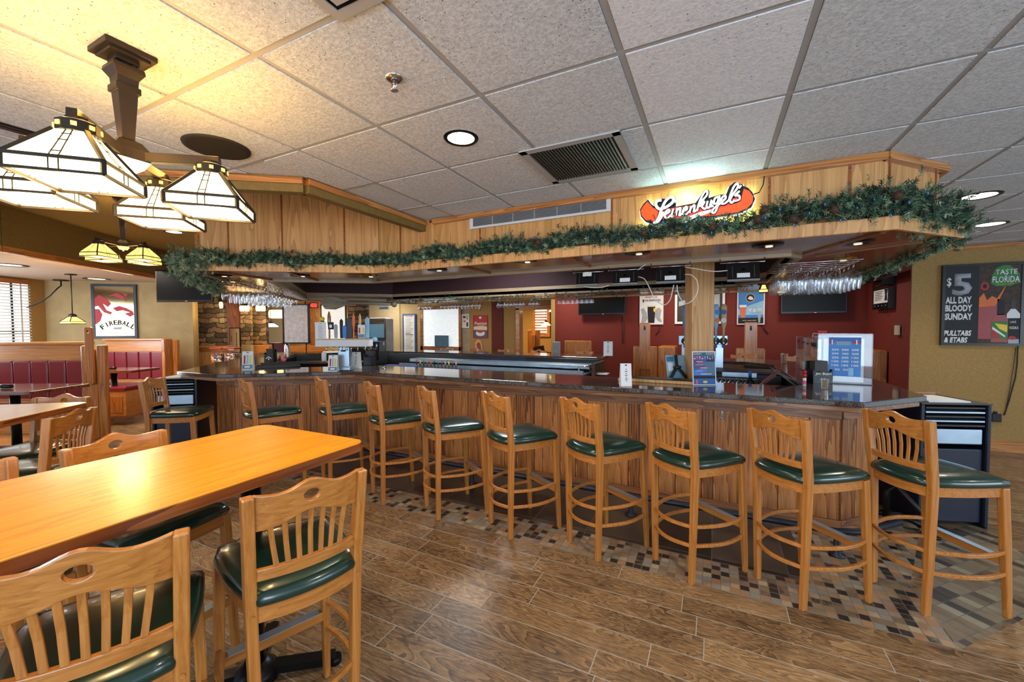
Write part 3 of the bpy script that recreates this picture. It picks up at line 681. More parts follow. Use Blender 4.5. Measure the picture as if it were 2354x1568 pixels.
def can_face(a, b, z1, seams, name='oak_panel'):
    a, b = Vector(a), Vector(b); d = b-a; L = d.length; rz = math.atan2(d.y, d.x); xs = [0] + [s*L for s in seams] + [L]
    for i in range(len(xs)-1):
        MB().box(xs[i]+.002, xs[i+1]-.002, 0, .018, 2.22, z1).build('oak_panel', 'oak_panel', can, .002, loc=(a.x, a.y, 0), rz=rz)
    for x in xs[1:-1]: MB().box(x-.007, x+.007, -.006, .006, 2.22, z1).build('batten', 'table_edge', can, 0, loc=(a.x, a.y, 0), rz=rz)
    return L, rz
can_face((-2.46, 3.18), (.88, 3.18), 2.60, [.17, .522, .83, .955])
can_face((-3.10, 3.18), (-2.46, 3.18), 3.14, [.45])
can_face((-4.46, 2.2), (-3.10, 3.18), 3.14, [.16, .45, .80])
can_face((.88, 3.18), (1.29, 3.62), 2.60, [.12, .93])
can_face((1.29, 3.62), (1.29, 6.9), 2.60, [.2, .4, .6, .8])
can_face((-7.5, 5.6), (-4.46, 2.2), 3.14, [.25, .5, .75])
can_face((1.29, 6.9), (.6, 7.5), 2.6, []); can_face((.6, 7.5), (-6.2, 7.5), 2.6, [.3, .6]); can_face((-6.2, 7.5), (-7.5, 5.6), 3.1, [])
def crown(a, b, z): strip(a, b, z-.045, z-.002, .06, 'oak_trim', 'crown_moulding', can)
crown((-2.40, 3.17), (.90, 3.17), ZC); crown((.89, 3.165), (1.31, 3.61), ZC); crown((1.30, 3.6), (1.30, 6.9), ZC)
strip((-4.47, 2.21), (-4.47, 2.19), 2.22, 3.12, .05, 'oak_trim', 'corner_post', can)
# battens across the soffit where its boards meet
for (a, b) in (((.9, 3.2), (.62, 3.9)), ((1.25, 3.7), (.72, 4.05)), ((-3.12, 3.1), (-3.7, 3.76)), ((-4.4, 2.2), (-4.6, 3.04)), ((-1.05, 3.12), (-1.05, 3.84)), ((-2.1, 3.12), (-2.1, 3.8)), ((-3.8, 2.62), (-4.2, 3.32))):
    strip(a, b, 2.15, 2.166, .025, 'oak_gloss', 'soffit_batten', can)
col = thing('support_post', 'square oak post rising from the bar to the canopy behind the blue party poster', 'post', (-.14, 4.48, 0), D(22))
MB().box(-.105, .105, -.105, .105, 0, 2.86).build('shaft', 'oak_panel', col, .008)
MB().box(-.118, .118, -.118, .118, 0, .10).build('foot_moulding', 'oak_trim', col, .004)
# ------------------------------------------------------------------ walls right and behind
struct(MB().box(2.36, 7, 7.3, 7.42, 0, ZC).build('wall_right', 'olive_wall'))
struct(MB().box(2.35, 2.45, 7.302, 9.15, 0, ZC).build('wall_side', 'red_wall'))
struct(MB().box(-3.36, 2.35, 9.05, 9.17, 0, ZC).build('wall_back', 'red_wall'))
struct(MB().box(2.45, 7, 7.284, 7.30, .012, .15).build('baseboard_right', 'oak_trim', bevel=.003))
struct(MB().box(2.45, 7, 7.276, 7.30, 0, .02).build('trim_3', 'oak_trim', bevel=.003))
struct(MB().box(2.35, 7, 7.27, 7.30, ZC-.05, ZC-.003).build('trim_4', 'oak_trim', bevel=.003))
PR = ((0, 9.045), 0); PY = ((0, 7.298), 0); PS = ((2.345, 8), -PI/2)
def wallbox(px0, py0, px1, py1, pl, d=.03):
    """size and centre of an upright rectangle on a wall, given two corners"""
    a = on(px0, py0, pl); b = on(px1, py1, pl); w = math.hypot(b.x-a.x, b.y-a.y); h = abs(a.z-b.z)
    return (a+b)/2, w, h, pl[1]
def framed(name, label, cat, rect, pl, frame, panel, fw=.03, depth=.03, group=None):
    c, w, h, rz = wallbox(*rect, pl); n = Vector((-math.sin(rz), math.cos(rz), 0))
    t = thing(name, label, cat, c - n*depth, rz, group)
    m = MB(); m.box(-w/2, w/2, 0, depth, -h/2, -h/2+fw).box(-w/2, w/2, 0, depth, h/2-fw, h/2).box(-w/2, -w/2+fw, 0, depth, -h/2+fw, h/2-fw).box(w/2-fw, w/2, 0, depth, -h/2+fw, h/2-fw)
    m.build('frame', frame, t); MB().box(-w/2+fw, w/2-fw, .010, depth-.003, -h/2+fw, h/2-fw).build('panel', panel, t)
    return t, w, h
def P(t, mat, pts, w, h, lay=1, name='print'):   # printed patch in 0..1 coordinates of a sign
    return flat(mat, t, [((a-.5)*w, (.5-b)*h) for a, b in pts], .008 - .0012*lay, name, .0008)
def R(x0, y0, x1, y1): return [(x0, y0), (x1, y0), (x1, y1), (x0, y1)]
def T(t, s, mat, x, y, w, h, W, H, lay=2, **k):
    return text(s, mat, t, (x-.5)*W, (.5-y)*H, w*W, h*H, y=.008 - .0012*lay, **k)
def circ(cx, cy, rx, ry, n=20): return [(cx + rx*math.cos(2*PI*i/n), cy + ry*math.sin(2*PI*i/n)) for i in range(n)]

# the large light-up poster on the olive wall
t, w, h = framed('light_box_poster', 'black framed wall poster advertising a $5 Sunday drink beside a red drink photo', 'poster', (2164, 611, 2346, 795), PY, 'black_plastic', 'grey_dark', .03, .05)
P(t, 'ink', R(.02, .02, .46, .98), w, h, 0); P(t, 'dusk_wood', R(.46, .02, .97, .98), w, h, 0)
T(t, '5', 'silver_grey', .25, .25, .25, .27, w, h, bold=.035); T(t, '$', 'paper', .085, .22, .06, .12, w, h, bold=.02)
for s, y, x, ww in (('ALL DAY', .44, .21, .33), ('BLOODY', .54, .215, .34), ('SUNDAY', .645, .215, .35), ('PULLTABS', .85, .21, .35), ('& ETABS', .955-.02, .19, .30)):
    T(t, s, 'paper', x, y, ww, .085 if y < .7 else .070, w, h, bold=.045, shear=0 if y < .7 else .2)
P(t, 'tomato', R(.465, .49, .70, .92), w, h, 1); P(t, 'orange', [(.465, .42), (.52, .36), (.56, .45), (.62, .40), (.68, .43), (.80, .24), (.70, .46), (.66, .52), (.465, .53)], w, h, 2)
P(t, 'leaflet_red', circ(.53, .28, .05, .05), w, h, 1); P(t, 'ink', circ(.53, .28, .025, .028), w, h, 2)
P(t, 'green_paint', [(.60, .20), (.62, .13), (.66, .07), (.74, .035), (.82, .04), (.88, .09), (.93, .14), (.95, .25), (.86, .27), (.84, .285), (.66, .285), (.60, .25)], w, h, 2)
T(t, 'TASTE', 'paper', .775, .115, .26, .06, w, h, 4, bold=.02); T(t, 'OF', 'paper', .775, .155, .04, .02, w, h, 4); T(t, 'FLORIDA', 'paper', .775, .205, .32, .075, w, h, 4, bold=.02); T(t, 'REAL JUICE MIXERS', 'leaflet_yellow', .77, .262, .2, .016, w, h, 4)
P(t, 'ink', R(.685, .44, .77, .63), w, h, 2); P(t, 'tomato', [(.685, .62), (.77, .62), (.82, .69), (.82, .96), (.62, .96), (.62, .69)], w, h, 2)
P(t, 'green_paint', R(.625, .71, .815, .92), w, h, 3); P(t, 'leaflet_red', [(.63, .78), (.70, .86), (.74, .91), (.64, .91)], w, h, 4); P(t, 'leaflet_yellow', [(.66, .73), (.81, .75), (.81, .84), (.72, .80)], w, h, 4); P(t, 'paper', [(.635, .77), (.79, .88), (.785, .90), (.63, .80)], w, h, 5)
P(t, 'grey_dark', R(.845, .46, .90, .56), w, h, 2); P(t, 'paper', [(.845, .56), (.90, .56), (.955, .62), (.955, .67), (.80, .67), (.80, .62)], w, h, 2); P(t, 'ink', R(.825, .67, .955, .90), w, h, 2)
T(t, 'LAKE', 'paper', .875, .715, .07, .025, w, h, 4); T(t, 'VODKA', 'paper', .885, .785, .11, .035, w, h, 4, bold=.02); P(t, 'leaflet_red', circ(.87, .905, .045, .022), w, h, 4); P(t, 'silver_grey', R(.825, .92, .95, .975), w, h, 3)
pc = on(2348, 733, PY); cd = thing('extension_cord', 'thin black cord hanging from the light box down to the wall outlet', 'cord', (0, 0, 0))
MB().tube([on(px, py, ((0, 7.285), 0)) for px, py in ((2345, 735), (2346, 760), (2340, 800), (2338, 840), (2334, 870), (2328, 890), (2320, 920), (2312, 945), (2308, 955))], .006, 6).build('cable', 'cord_black', cd)
MB().tube([on(px, py, ((0, 7.285), 0)) for px, py in ((2335, 800), (2330, 840), (2322, 890), (2316, 925), (2310, 950))], .003, 5).build('cable', 'cord_black', cd)
MB().cbox(on(2345, 735, ((0, 7.28), 0)), (.04, .03, .09)).build('inline_switch', 'black_plastic', cd)
c = on(2289, 958, PY); t = thing('power_adapter', 'black plug-in adapter on the outlet low on the olive wall', 'plug', c)
B('adapter_body', 'black_plastic', t, -.05, .035, -.045, 0, -.06, .045, .006); B('plug', 'black_plastic', t, -.03, -.0, -.045, -.01, .045, .07, .004); B('outlet_plate', 'cream_paper', t, -.03, .03, -.004, 0, -.05, .05)

# TVs, tablets and boxes on the red walls
def tv(label, rect, pl, out=.10, tilt=0, group='televisions on the walls'):
    c, w, h, rz = wallbox(*rect, pl); n = Vector((-math.sin(rz), math.cos(rz), 0)); t = thing('television', label, 'television', c - n*out, rz, group)
    B('housing', 'black_plastic', t, -w/2, w/2, 0, .05, -h/2, h/2, .006); B('screen', 'screen_black', t, -w/2+.02, w/2-.02, -.003, 0, -h/2+.035, h/2-.02)
    B('wall_mount', 'black_metal', t, -.15, .15, .05, out-.004, -.12, .12); B('power_light', 'neon_orange', t, .02, .05, -.004, -.001, -h/2+.012, -h/2+.018)
    if tilt:
        t.rotation_euler = (tilt, 0, rz)
    return t
tv('flat black television high on the red wall, left of the stout poster', (1334, 655, 1441, 723), PR, .15)
tv('flat black television on the red wall behind the hanging wine glasses on the right', (1793, 655, 1942, 720), PR, .15)
tv('dark television high on the short red side wall above the tablet', (2098, 612, 2010, 655), PS, .2, 0)
t, w, h = framed('stout_tablet', 'black bordered ad tablet on the short red side wall', 'tablet', (2059, 658, 2020, 712), PS, 'black_plastic', 'paper', .02, .08)
P(t, 'black_plastic', R(.02, .72, .98, .98), w, h, 1); P(t, 'ink', [(.72, .08), (.92, .08), (.87, .35), (.9, .62), (.74, .62), (.77, .35)], w, h, 1)
for i in range(6): P(t, 'grey_dark', R(.14, .14+.08*i, .62 - .05*(i % 3), .165+.08*i), w, h, 1)
for i in range(4): P(t, 'paper', circ(.15+.22*i, .84, .02, .02, 8), w, h, 2)
MB().tube([(0, .03, -h/2), (.03, .03, -h/2-.06), (.10, .04, -h/2-.07), (.14, .05, -h/2-.03)], .006, 6).build('cable', 'cord_black', t)
c, w, h, rz = wallbox(2077, 743, 2059, 771, PS); t = thing('leaflet_holder', 'clear leaflet holder on the red side wall', 'holder', c + Vector((-.05, 0, 0)), rz)
B('holder_box', 'acrylic', t, -w/2, w/2, 0, .045, -h/2, h/2, .003); B('leaflets', 'cream_paper', t, -w/4, w/4, .012, .035, -h/2+.01, h/2-.03)

# posters on the red wall
t, w, h = framed('stout_poster', 'white framed stout poster with a black pint glass held in hands', 'poster', (1471, 676, 1525, 746), PR, 'white_plastic', 'white_plastic', .02, .03)
T(t, 'ENJOY A', 'leaflet_red', .5, .12, .5, .055, w, h, bold=.02); T(t, 'GUINNESS', 'ink', .56, .22, .66, .07, w, h, bold=.01); P(t, 'ink', [(.12, .19), (.2, .19), (.19, .27), (.15, .30)], w, h)
P(t, 'ink', [(.34, .40), (.66, .40), (.66, .6), (.63, .95), (.37, .95), (.34, .6)], w, h, 1); P(t, 'cream_paper', R(.35, .39, .65, .43), w, h, 2)
P(t, 'silver_grey', [(.05, .50), (.18, .46), (.30, .62), (.35, .80), (.26, .92), (.08, .95), (.12, .7)], w, h, 1); P(t, 'silver_grey', [(.66, .55), (.82, .45), (.92, .55), (.86, .78), (.95, .93), (.8, .9), (.66, .76)], w, h, 1); P(t, 'leaflet_yellow', [(.60, .46), (.68, .50), (.66, .62), (.58, .56)], w, h, 3); P(t, 'tan', [(.70, .48), (.86, .46), (.8, .6)], w, h, 3)
t, w, h = framed('stadium_picture', 'white framed dark picture partly hidden behind the oak post', 'picture', (1552, 672, 1666, 744), PR, 'white_plastic', 'grey_dark', .045, .03)
P(t, 'silver_grey', [(.08, .3), (.4, .2), (.42, .32), (.08, .45)], w, h); P(t, 'dusk_wood', R(.08, .6, .92, .9), w, h); P(t, 'silver_grey', [(.62, .15), (.9, .1), (.9, .5), (.7, .45)], w, h)
t, w, h = framed('beer_poster', 'white framed blue poster of a pint of beer with the word TAP', 'poster', (1695, 669, 1757, 746), PR, 'white_plastic', 'sky_blue', .018, .03)
P(t, 'light_blue', [(.03, .55), (.97, .30), (.97, .72), (.03, .72)], w, h, 1); P(t, 'ink', R(.03, .80, .97, .97), w, h, 2); P(t, 'tan', circ(.48, .22, .17, .13), w, h, 2); P(t, 'ink', circ(.48, .22, .145, .11), w, h, 3); P(t, 'paper', [(.38, .24), (.46, .16), (.56, .20), (.60, .27), (.48, .28)], w, h, 4)
P(t, 'beer', [(.09, .46), (.34, .46), (.31, .80), (.13, .80)], w, h, 3); P(t, 'paper', [(.08, .42), (.35, .42), (.34, .49), (.09, .49)], w, h, 4)
T(t, 'NOW ON', 'paper', .62, .47, .36, .035, w, h, 4); T(t, 'TAP!', 'paper', .66, .60, .52, .13, w, h, 4, bold=.02, rot=.08); T(t, 'drink responsibly', 'paper', .45, .88, .5, .04, w, h, 4); P(t, 'silver_grey', [(.76, .72), (.82, .62), (.88, .66), (.84, .95), (.78, .95)], w, h, 3)
for (px, py, ex, ey, l) in ((1431, 725, 1432, 790, 'thin black cord hanging under the left red-wall television'), (1517, 748, 1508, 770, 'short black cord below the stout poster'), (1753, 748, 1766, 768, 'short black cord curling from the blue beer poster')):
    a = on(px, py, ((0, 9.03), 0)); b = on(ex, ey, ((0, 9.03), 0)); t = thing('cord', l, 'cord', a)
    MB().tube([(0, 0, 0), ((b-a).x*.2+.01, 0, (b-a).z*.5), tuple(b-a)], .008, 6).build('cable', 'cord_black', t)

# booths against the red wall: tall slatted posts with hung boards
def booth_post(px, top, base_w, label, side, y=8.35):
    p = on(px, 800, ((0, y), 0)); t = thing('booth_divider', label, 'booth divider', (p.x, p.y, 0), 0, 'booth dividers at the red wall')
    zt = on(px, top, ((0, y), 0)).z
    B('tall_board', 'booth_oak_z', t, -.10, .10, -.06, -.03, .75, zt, .02)
    for s in (-1, 1): B('post_board', 'booth_oak_z', t, s*.15-.075, s*.15+.075, -.03, .02, 0, zt-.46, .02)
    B('core', 'booth_oak_z', t, -.08, .08, -.03, .0, 0, zt-.42, .01)
    if side: B('end_panel', 'booth_oak_z', t, .23 if side > 0 else -.55, .55 if side > 0 else -.23, -.0, .65, 0, zt-.46, .03)
    MB().tube([(0, -.062, zt-.06), (0, -.062, zt-.14)], .014, 8).build('keyhole', 'ink', t)
    return t
booth_post(1483, 742, 1, 'tall slatted oak booth divider below the stout poster', 1)
booth_post(1725, 741, 1, 'tall slatted oak booth divider below the blue beer poster', 0)
t = thing('booth_bench', 'oak booth bench end with a dark red back, left on the red wall', 'booth', on(1288, 800, ((0, 8.3), 0)).xy.to_3d(), 0)
B('post_board', 'silver_grey', t, -.17, .0, -.03, .02, 0, 1.28, .01); B('end_panel', 'booth_oak_z', t, .02, .62, .2, .26, 0, 1.30, .02); B('backrest', 'burgundy_vinyl', t, .02, .45, .1, .2, .5, 1.0, .02)
t = thing('booth_bench', 'dark red bench seat seen low between the bar ends', 'booth', on(1507, 858, ((0, 8.25), 0)).xy.to_3d(), 0)
B('seat', 'burgundy_vinyl', t, -.3, .7, -.1, .5, .36, .46, .03); B('base', 'booth_oak', t, -.3, .7, 0, .5, 0, .36)
p = on(2006, 800, ((0, 8.3), 0)); t = thing('booth_end_panel', 'plain oak booth end panel at the foot of the red side wall', 'booth', (p.x-.02, p.y, 0), 0)
B('panel', 'booth_oak_z', t, -.12, .12, -.3, .3, 0, 1.22, .02)
# far stools: only crest tops show over the far counter
for px, h, l in ((1026, -90, 'far bar stool crest peeking over the far counter below the frosted window'), (1092, -90, 'far bar stool whose crest peeks over the counter below the ice cream poster'), (1160, -90, 'far bar stool crest in front of the maroon wall strip'), (1236, -90, 'far bar stool crest in front of the lit doorway'), (1342, -90, 'far bar stool crest in front of the red wall, left of the menu stand'), (1708, -95, 'far bar stool crest beside the divider below the beer poster'), (1836, -95, 'far bar stool crest left of the bingo display')):
    p = on(px, 812, ((0, 8.2), 0)); stool(p.x, p.y, D(h), l, 'bar stools on the far side of the bar')
# far menu stand on far counter
def menu_stand(loc, rz, label, w=.12, h=.23, kind='plain', group='table tent menus on the bar', k=1.0):
    t = thing('menu_stand', label, 'menu stand', loc, rz, group)
    m = MB(); a = .035
    m.extrude([(-w/2, -a, .004), (w/2, -a, .004), (w/2, -.006, h), (-w/2, -.006, h)], (0, .002, 0)); m.extrude([(-w/2, a, .004), (w/2, a, .004), (w/2, .006, h), (-w/2, .006, h)], (0, -.002, 0))
    m.box(-w/2, w/2, -a, a, .0, .004); m.build('card', 'paper', t)
    tl = math.atan2(a-.006, h-.004)
    def F(mat, x0, z0, x1, z1, lay=1, name='print'):
        q = [(x0*w/2, z0*h), (x1*w/2, z0*h), (x1*w/2, z1*h), (x0*w/2, z1*h)]; m = MB()
        m.extrude([(x, -a + (a-.006)*z/h - .0012*lay, z) for x, z in q], (0, .0008, 0)); return m.build(name, mat, t)
    if kind == 'plain':
        F('ink', -.2, .90, .2, .95)
        for i in range(7): F('grey_dark', -.12 - .12*(i % 2), .22+.085*i, .12 + .12*(i % 2), .25+.085*i)
    elif kind == 'drinks':
        F('slate_blue', -.92, .06, .92, .28); F('leaflet_red', -.7, .32, -.36, .78); F('light_blue', -.18, .32, .18, .82); F('leaflet_yellow', .36, .32, .7, .78); F('paper', -.5, .12, .5, .22, 2); F('grey_dark', -.2, .92, .2, .96)
    elif kind == 'list':
        F('ink', -.15, .9, .15, .94)
        for i in range(16): F('silver_grey', -.3, .12+.045*i, .35 - .1*(i % 3), .135+.045*i)
        for i in range(5): F('orange' if i % 2 else 'light_blue', -.8, .2+.13*i, -.68, .24+.13*i)
    return t
p = on(1398, 818, ((0, 7.4), 0)); menu_stand((p.x, p.y, 1.071), .1, 'white folded menu card standing on the far counter in front of the red wall', .16, .26)

# ------------------------------------------------------------------ the room beyond, seen over the bar
PF = ((0, 10.6), 0)
def wpiece(px0, px1, mat, z0=0, z1=ZC, off=0, name='wall_far', d=.12):
    a = on(px0, 752, ((0, 10.6+off), 0)); b = on(px1, 752, ((0, 10.6+off), 0))
    return struct(MB().box(a.x, b.x, 10.6+off, 10.6+off+d, z0, z1).build(name, mat))
wpiece(1155, 1192, 'olive_wall'); wpiece(1130, 1156, 'maroon_wall', off=-.03, name='wall_pilaster'); wpiece(1080, 1131, 'olive_wall', off=-.01); wpiece(1060, 1081, 'grey_wall')
wpiece(918, 1061, 'olive_plaster', off=.01); wpiece(846, 919, 'beige_wall', off=-.02); wpiece(1190, 1284, 'olive_wall', z0=2.12, name='wall_lintel')
struct(MB().box(-3.46, -3.36, 9.05, 10.6, 0, ZC).build('wall_return', 'olive_wall'))
a = on(1190, 752, PF).x; b = on(1282, 752, PF).x
door = struct(MB().box(a-.02, a+.10, 10.5, 10.75, 0, 2.14).box(b-.1, b+.02, 10.5, 10.75, 0, 2.14).box(a-.02, b+.02, 10.5, 10.75, 2.08, 2.2).build('door_1', 'oak_trim', bevel=.01))
# dining room through the doorway
struct(MB().box(a-3.6, b+1.5, 14.6, 14.7, 0, ZC).build('wall_dining', 'olive_wall')); 
def ponf(px, py, y): return on(px, py, ((0, y), 0))
w0 = ponf(1232, 695, 14.55); w1 = ponf(1258, 768, 14.55)
win = struct(MB().box(w0.x-.12, w1.x+.12, 14.5, 14.6, w1.z-.1, w0.z+.12).build('window_1', 'oak_trim'))
MB().box(w0.x, w1.x, 14.49, 14.5, w1.z, w0.z).build('window_blind', 'window_day', win)
for i in range(12): MB().box(w0.x, w1.x, 14.47, 14.487, w1.z + (w0.z-w1.z)*i/12, w1.z + (w0.z-w1.z)*(i+.55)/12).build('blind_slat', 'oak_trim', win)
def pendant(px, py_top, py_shade, y, label, s=.16, mats='lamp_glass', ceil=None, depthpl=None, r0=0, group='small pendant lamps'):
    pl = depthpl or ((0, y), 0); c = on(px, py_shade, pl); t = thing('pendant_lamp', label, 'pendant lamp', c, r0, group); zt = (ceil if ceil else on(px, py_top, pl).z) - c.z
    MB().lathe([(.008, .1), (.008, zt)], (0, 0, 0), 8).build('rod', 'bronze', t)
    MB().lathe([(.085, zt-.02), (.085, zt-.004)], (0, 0, 0), 4, rot=PI/4).build('ceiling_plate', 'bronze', t)
    MB().lathe([(s, -.06), (s*.98, -.02), (s*.33, .07)], (0, 0, 0), 4, cap=False, rot=PI/4, sm=False).build('glass_shade', mats, t)
    m = MB()
    for k in range(4):
        a = PI/4 + k*PI/2; b_ = a + PI/2; P0 = lambda r, z, q: (r*math.cos(q), r*math.sin(q), z)
        m.bar(P0(s, -.02, a), P0(s*.34, .072, a), .012, .012); m.bar(P0(s, -.06, a), P0(s, -.06, b_), .012, .012); m.bar(P0(s*1.0, -.02, a), P0(s*1.0, -.02, b_), .01, .01)
    m.lathe([(s*.36, .065), (s*.36, .105), (s*.15, .13)], (0, 0, 0), 4, rot=PI/4, sm=False); m.build('metal_cage', 'bronze', t)
    return t
pendant(1255, 712, 745, 13.2, 'small lit pendant in the dining room doorway, in front of the window', .17, ceil=ZC)
pendant(1275, 690, 713, 11.8, 'lit pendant lamp at the right edge of the doorway', .2, ceil=ZC)
t = thing('booth_divider', 'oak booth divider seen through the doorway', 'booth divider', ponf(1226, 800, 12.6).xy.to_3d(), 0)
B('post_board', 'booth_oak_z', t, -.22, -.05, 0, .05, 0, 1.5, .02); B('post_board', 'booth_oak_z', t, .05, .24, 0, .05, 0, 1.5, .02); B('tall_board', 'booth_oak_z', t, -.08, .08, -.04, 0, .5, 1.35, .02)
p = ponf(1252, 805, 12.9); t = thing('dining_table', 'dark dining table with a chair in the room through the doorway', 'table', (p.x, p.y, 0), 0)
MB().cbox((0, 0, .76), (.8, .8, .04)).build('table_top', 'dark_table', t, .01); MB().lathe([(.05, 0), (.05, .74)], (0, 0, 0), 10).build('pedestal', 'black_metal', t)
p = ponf(1243, 812, 12.0); t = thing('dining_chair', 'dark wooden chair seen from the side through the doorway', 'chair', (p.x, p.y, 0), 0)
B('seat', 'black_plastic', t, 0, .42, -.2, .2, .45, .5, .01)
for x, y in ((0, -.18), (0, .18), (.4, -.18), (.4, .18)): B('leg', 'dusk_wood', t, x-.018, x+.018, y-.018, y+.018, 0, .45)
MB().ribbon([(0, 0, .48), (-.02, 0, .7), (-.08, 0, .98)], .36, .03, (0, 1, 0)).build('backrest', 'dusk_wood', t)
# window with frosted glass in an oak frame
c, w, h, rz = wallbox(965, 704, 1060, 808, ((0, 10.52), 0)); win = struct(MB().box(-w/2, w/2, 0, .09, -h/2, -h/2+.14).box(-w/2, w/2, 0, .09, h/2-.12, h/2).box(-w/2, -w/2+.11, 0, .09, -h/2, h/2).box(w/2-.09, w/2, 0, .09, -h/2, h/2).build('window_2', 'bar_trim', loc=c, bevel=.008))
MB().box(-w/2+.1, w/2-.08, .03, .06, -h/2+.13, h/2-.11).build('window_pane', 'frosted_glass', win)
c, w, h, rz = wallbox(999, 771, 1031, 797, ((0, 10.5), 0)); t = thing('window_notice', 'dark blank notice leaning in the lower part of the frosted window', 'notice', c); B('panel', 'slate_blue', t, -w/2, w/2, 0, .015, -h/2, h/2)
# notices on that wall
t, w, h = framed('rules_poster', 'long white printed poster with red and blue border left of the frosted window', 'poster', (926, 722, 957, 815), ((0, 10.58), 0), 'leaflet_blue', 'paper', .05, .02)
for i in range(24): P(t, 'silver_grey' if i not in (0, 11, 12) else ('leaflet_red' if i == 0 else 'ink'), R(.2, .05+.038*i, .8 - .06*(i % 4), .065+.038*i), w, h)
for i in range(9): P(t, 'leaflet_red' if i % 2 else 'leaflet_yellow', R(0, .05+.1*i, .08, .11+.1*i), w, h, 2); P(t, 'pink' if i % 2 else 'orange', R(.92, .1+.1*i, 1, .15+.1*i), w, h, 2)
t, w, h = framed('notice_sheet', 'small white notice sheet right of the frosted window', 'notice', (1062, 722, 1079, 754), ((0, 10.585), 0), 'paper', 'paper', .01, .01)
P(t, 'leaflet_red', R(.2, .48, .5, .56), w, h); P(t, 'grey_dark', R(.15, .15, .5, .3), w, h); P(t, 'grey_dark', R(.6, .6, .85, .9), w, h); P(t, 'silver_grey', R(.6, .1, .85, .4), w, h)
t, w, h = framed('ice_cream_poster', 'red and cream ice cream poster on the olive strip', 'poster', (1088, 725, 1121, 777), ((0, 10.57), 0), 'leaflet_red', 'leaflet_red', .01, .012)
P(t, 'violet', R(.01, .62, .99, .99), w, h); P(t, 'cream_paper', [(.01, .5), (.6, .46), (.99, .5), (.99, .66), (.01, .64)], w, h, 2); P(t, 'paper', circ(.5, .8, .32, .12), w, h, 3); P(t, 'tomato', circ(.5, .72, .2, .06), w, h, 4); P(t, 'paper', [(.5, .04), (.62, .11), (.5, .18), (.38, .11)], w, h, 2)
T(t, 'Premium', 'paper', .52, .36, .9, .17, w, h, 4, shear=.3, bold=.02)
for py, l, k in ((700, 'cone shaped cut-out hanging above the ice cream poster', 0), (795, 'rounded food cut-out below the ice cream poster', 1)):
    c = on(1101, py, ((0, 10.57), 0)); t = thing('food_cutout', l, 'wall decoration', c)
    pts = [(-.09, .2), (.0, .22), (.09, .2), (.05, -.1), (.0, -.2), (-.04, -.1)] if k == 0 else [(-.14, .1), (-.04, .2), (.06, .16), (.12, 0), (.14, -.2), (-.02, -.22), (-.12, -.1)]
    MB().extrude([(x, 0, z) for x, z in pts], (0, .012, 0)).build('card', 'tan', t); MB().extrude([(x*.55, -.003, z*.55) for x, z in pts], (0, .003, 0)).build('print', 'tomato', t)
t = thing('triangle_sign', 'white triangular sign with red print under the oar', 'sign', on(881, 703, ((0, 8.0), 0)))
MB().extrude([(-.18, 0, -.10), (.20, 0, -.10), (.10, 0, .16), (-.06, 0, .16)], (0, .015, 0)).build('card', 'paper', t); MB().extrude([(-.05, -.002, .06), (.09, -.002, .06), (.08, -.002, .14), (-.04, -.002, .14)], (0, .002, 0)).build('print', 'leaflet_red', t); MB().extrude([(-.13, -.002, -.08), (.15, -.002, -.08), (.15, -.002, -.04), (-.13, -.002, -.04)], (0, .002, 0)).build('print', 'leaflet_blue', t)
# the oar hung across
a = on(737, 696, facing(0, 7.1)); b = on(907, 700, facing(0, 7.1)); t = thing('oar', 'old grey-green canoe paddle hung level under the far canopy', 'oar', a, -YAW); d = b - a; L = d.length
MB().tube([(L*.30, 0, 0), (L*.99, 0, d.z)], .022, 8).build('shaft', 'oar_wood', t)
MB().extrude([(0, -.012, 0), (L*.06, -.012, .10), (L*.2, -.012, .11), (L*.36, -.012, .04), (L*.36, -.012, -.04), (L*.2, -.012, -.12), (L*.06, -.012, -.11)], (0, .024, 0)).build('blade', 'oar_wood', t, .006)
MB().ball((L*.995, 0, d.z), .05, 10).build('grip', 'oar_wood', t)
# touch-screen jukebox on the beige wall
c = on(868, 778, ((0, 9.6), 0)); t = thing('jukebox', 'tall silver-edged touchscreen jukebox on the beige wall', 'jukebox', (c.x, c.y, 0), 0)
def pxz(px, py): return on(px, py, ((0, 9.6), 0))
q0 = pxz(846, 731); q1 = pxz(889, 812); w = q1.x - q0.x; zb, zt = q1.z, q0.z
MB().extrude([(x, .0, z) for x, z in rrect(-w/2, w/2, zb, zt, .09)], (0, .3, 0)).build('housing', 'silver_grey', t, .01)
MB().extrude([(x, -.012, z) for x, z in rrect(-w/2+.03, w/2-.04, zt-.72, zt-.03, .05)], (0, .012, 0)).build('bezel', 'black_plastic', t)
B('screen', 'screen_blue', t, -w/2+.07, w/2-.09, -.016, -.012, zt-.62, zt-.2); B('top_strip', 'grey_dark', t, -w/2+.07, w/2-.09, -.016, -.012, zt-.15, zt-.07)
B('card_slot', 'white_plastic', t, w/2-.14, w/2-.10, -.012, 0, zt-.86, zt-.76); B('lower_panel', 'slate_blue', t, -w/2+.02, w/2-.03, -.008, 0, zb+.02, zt-.74)
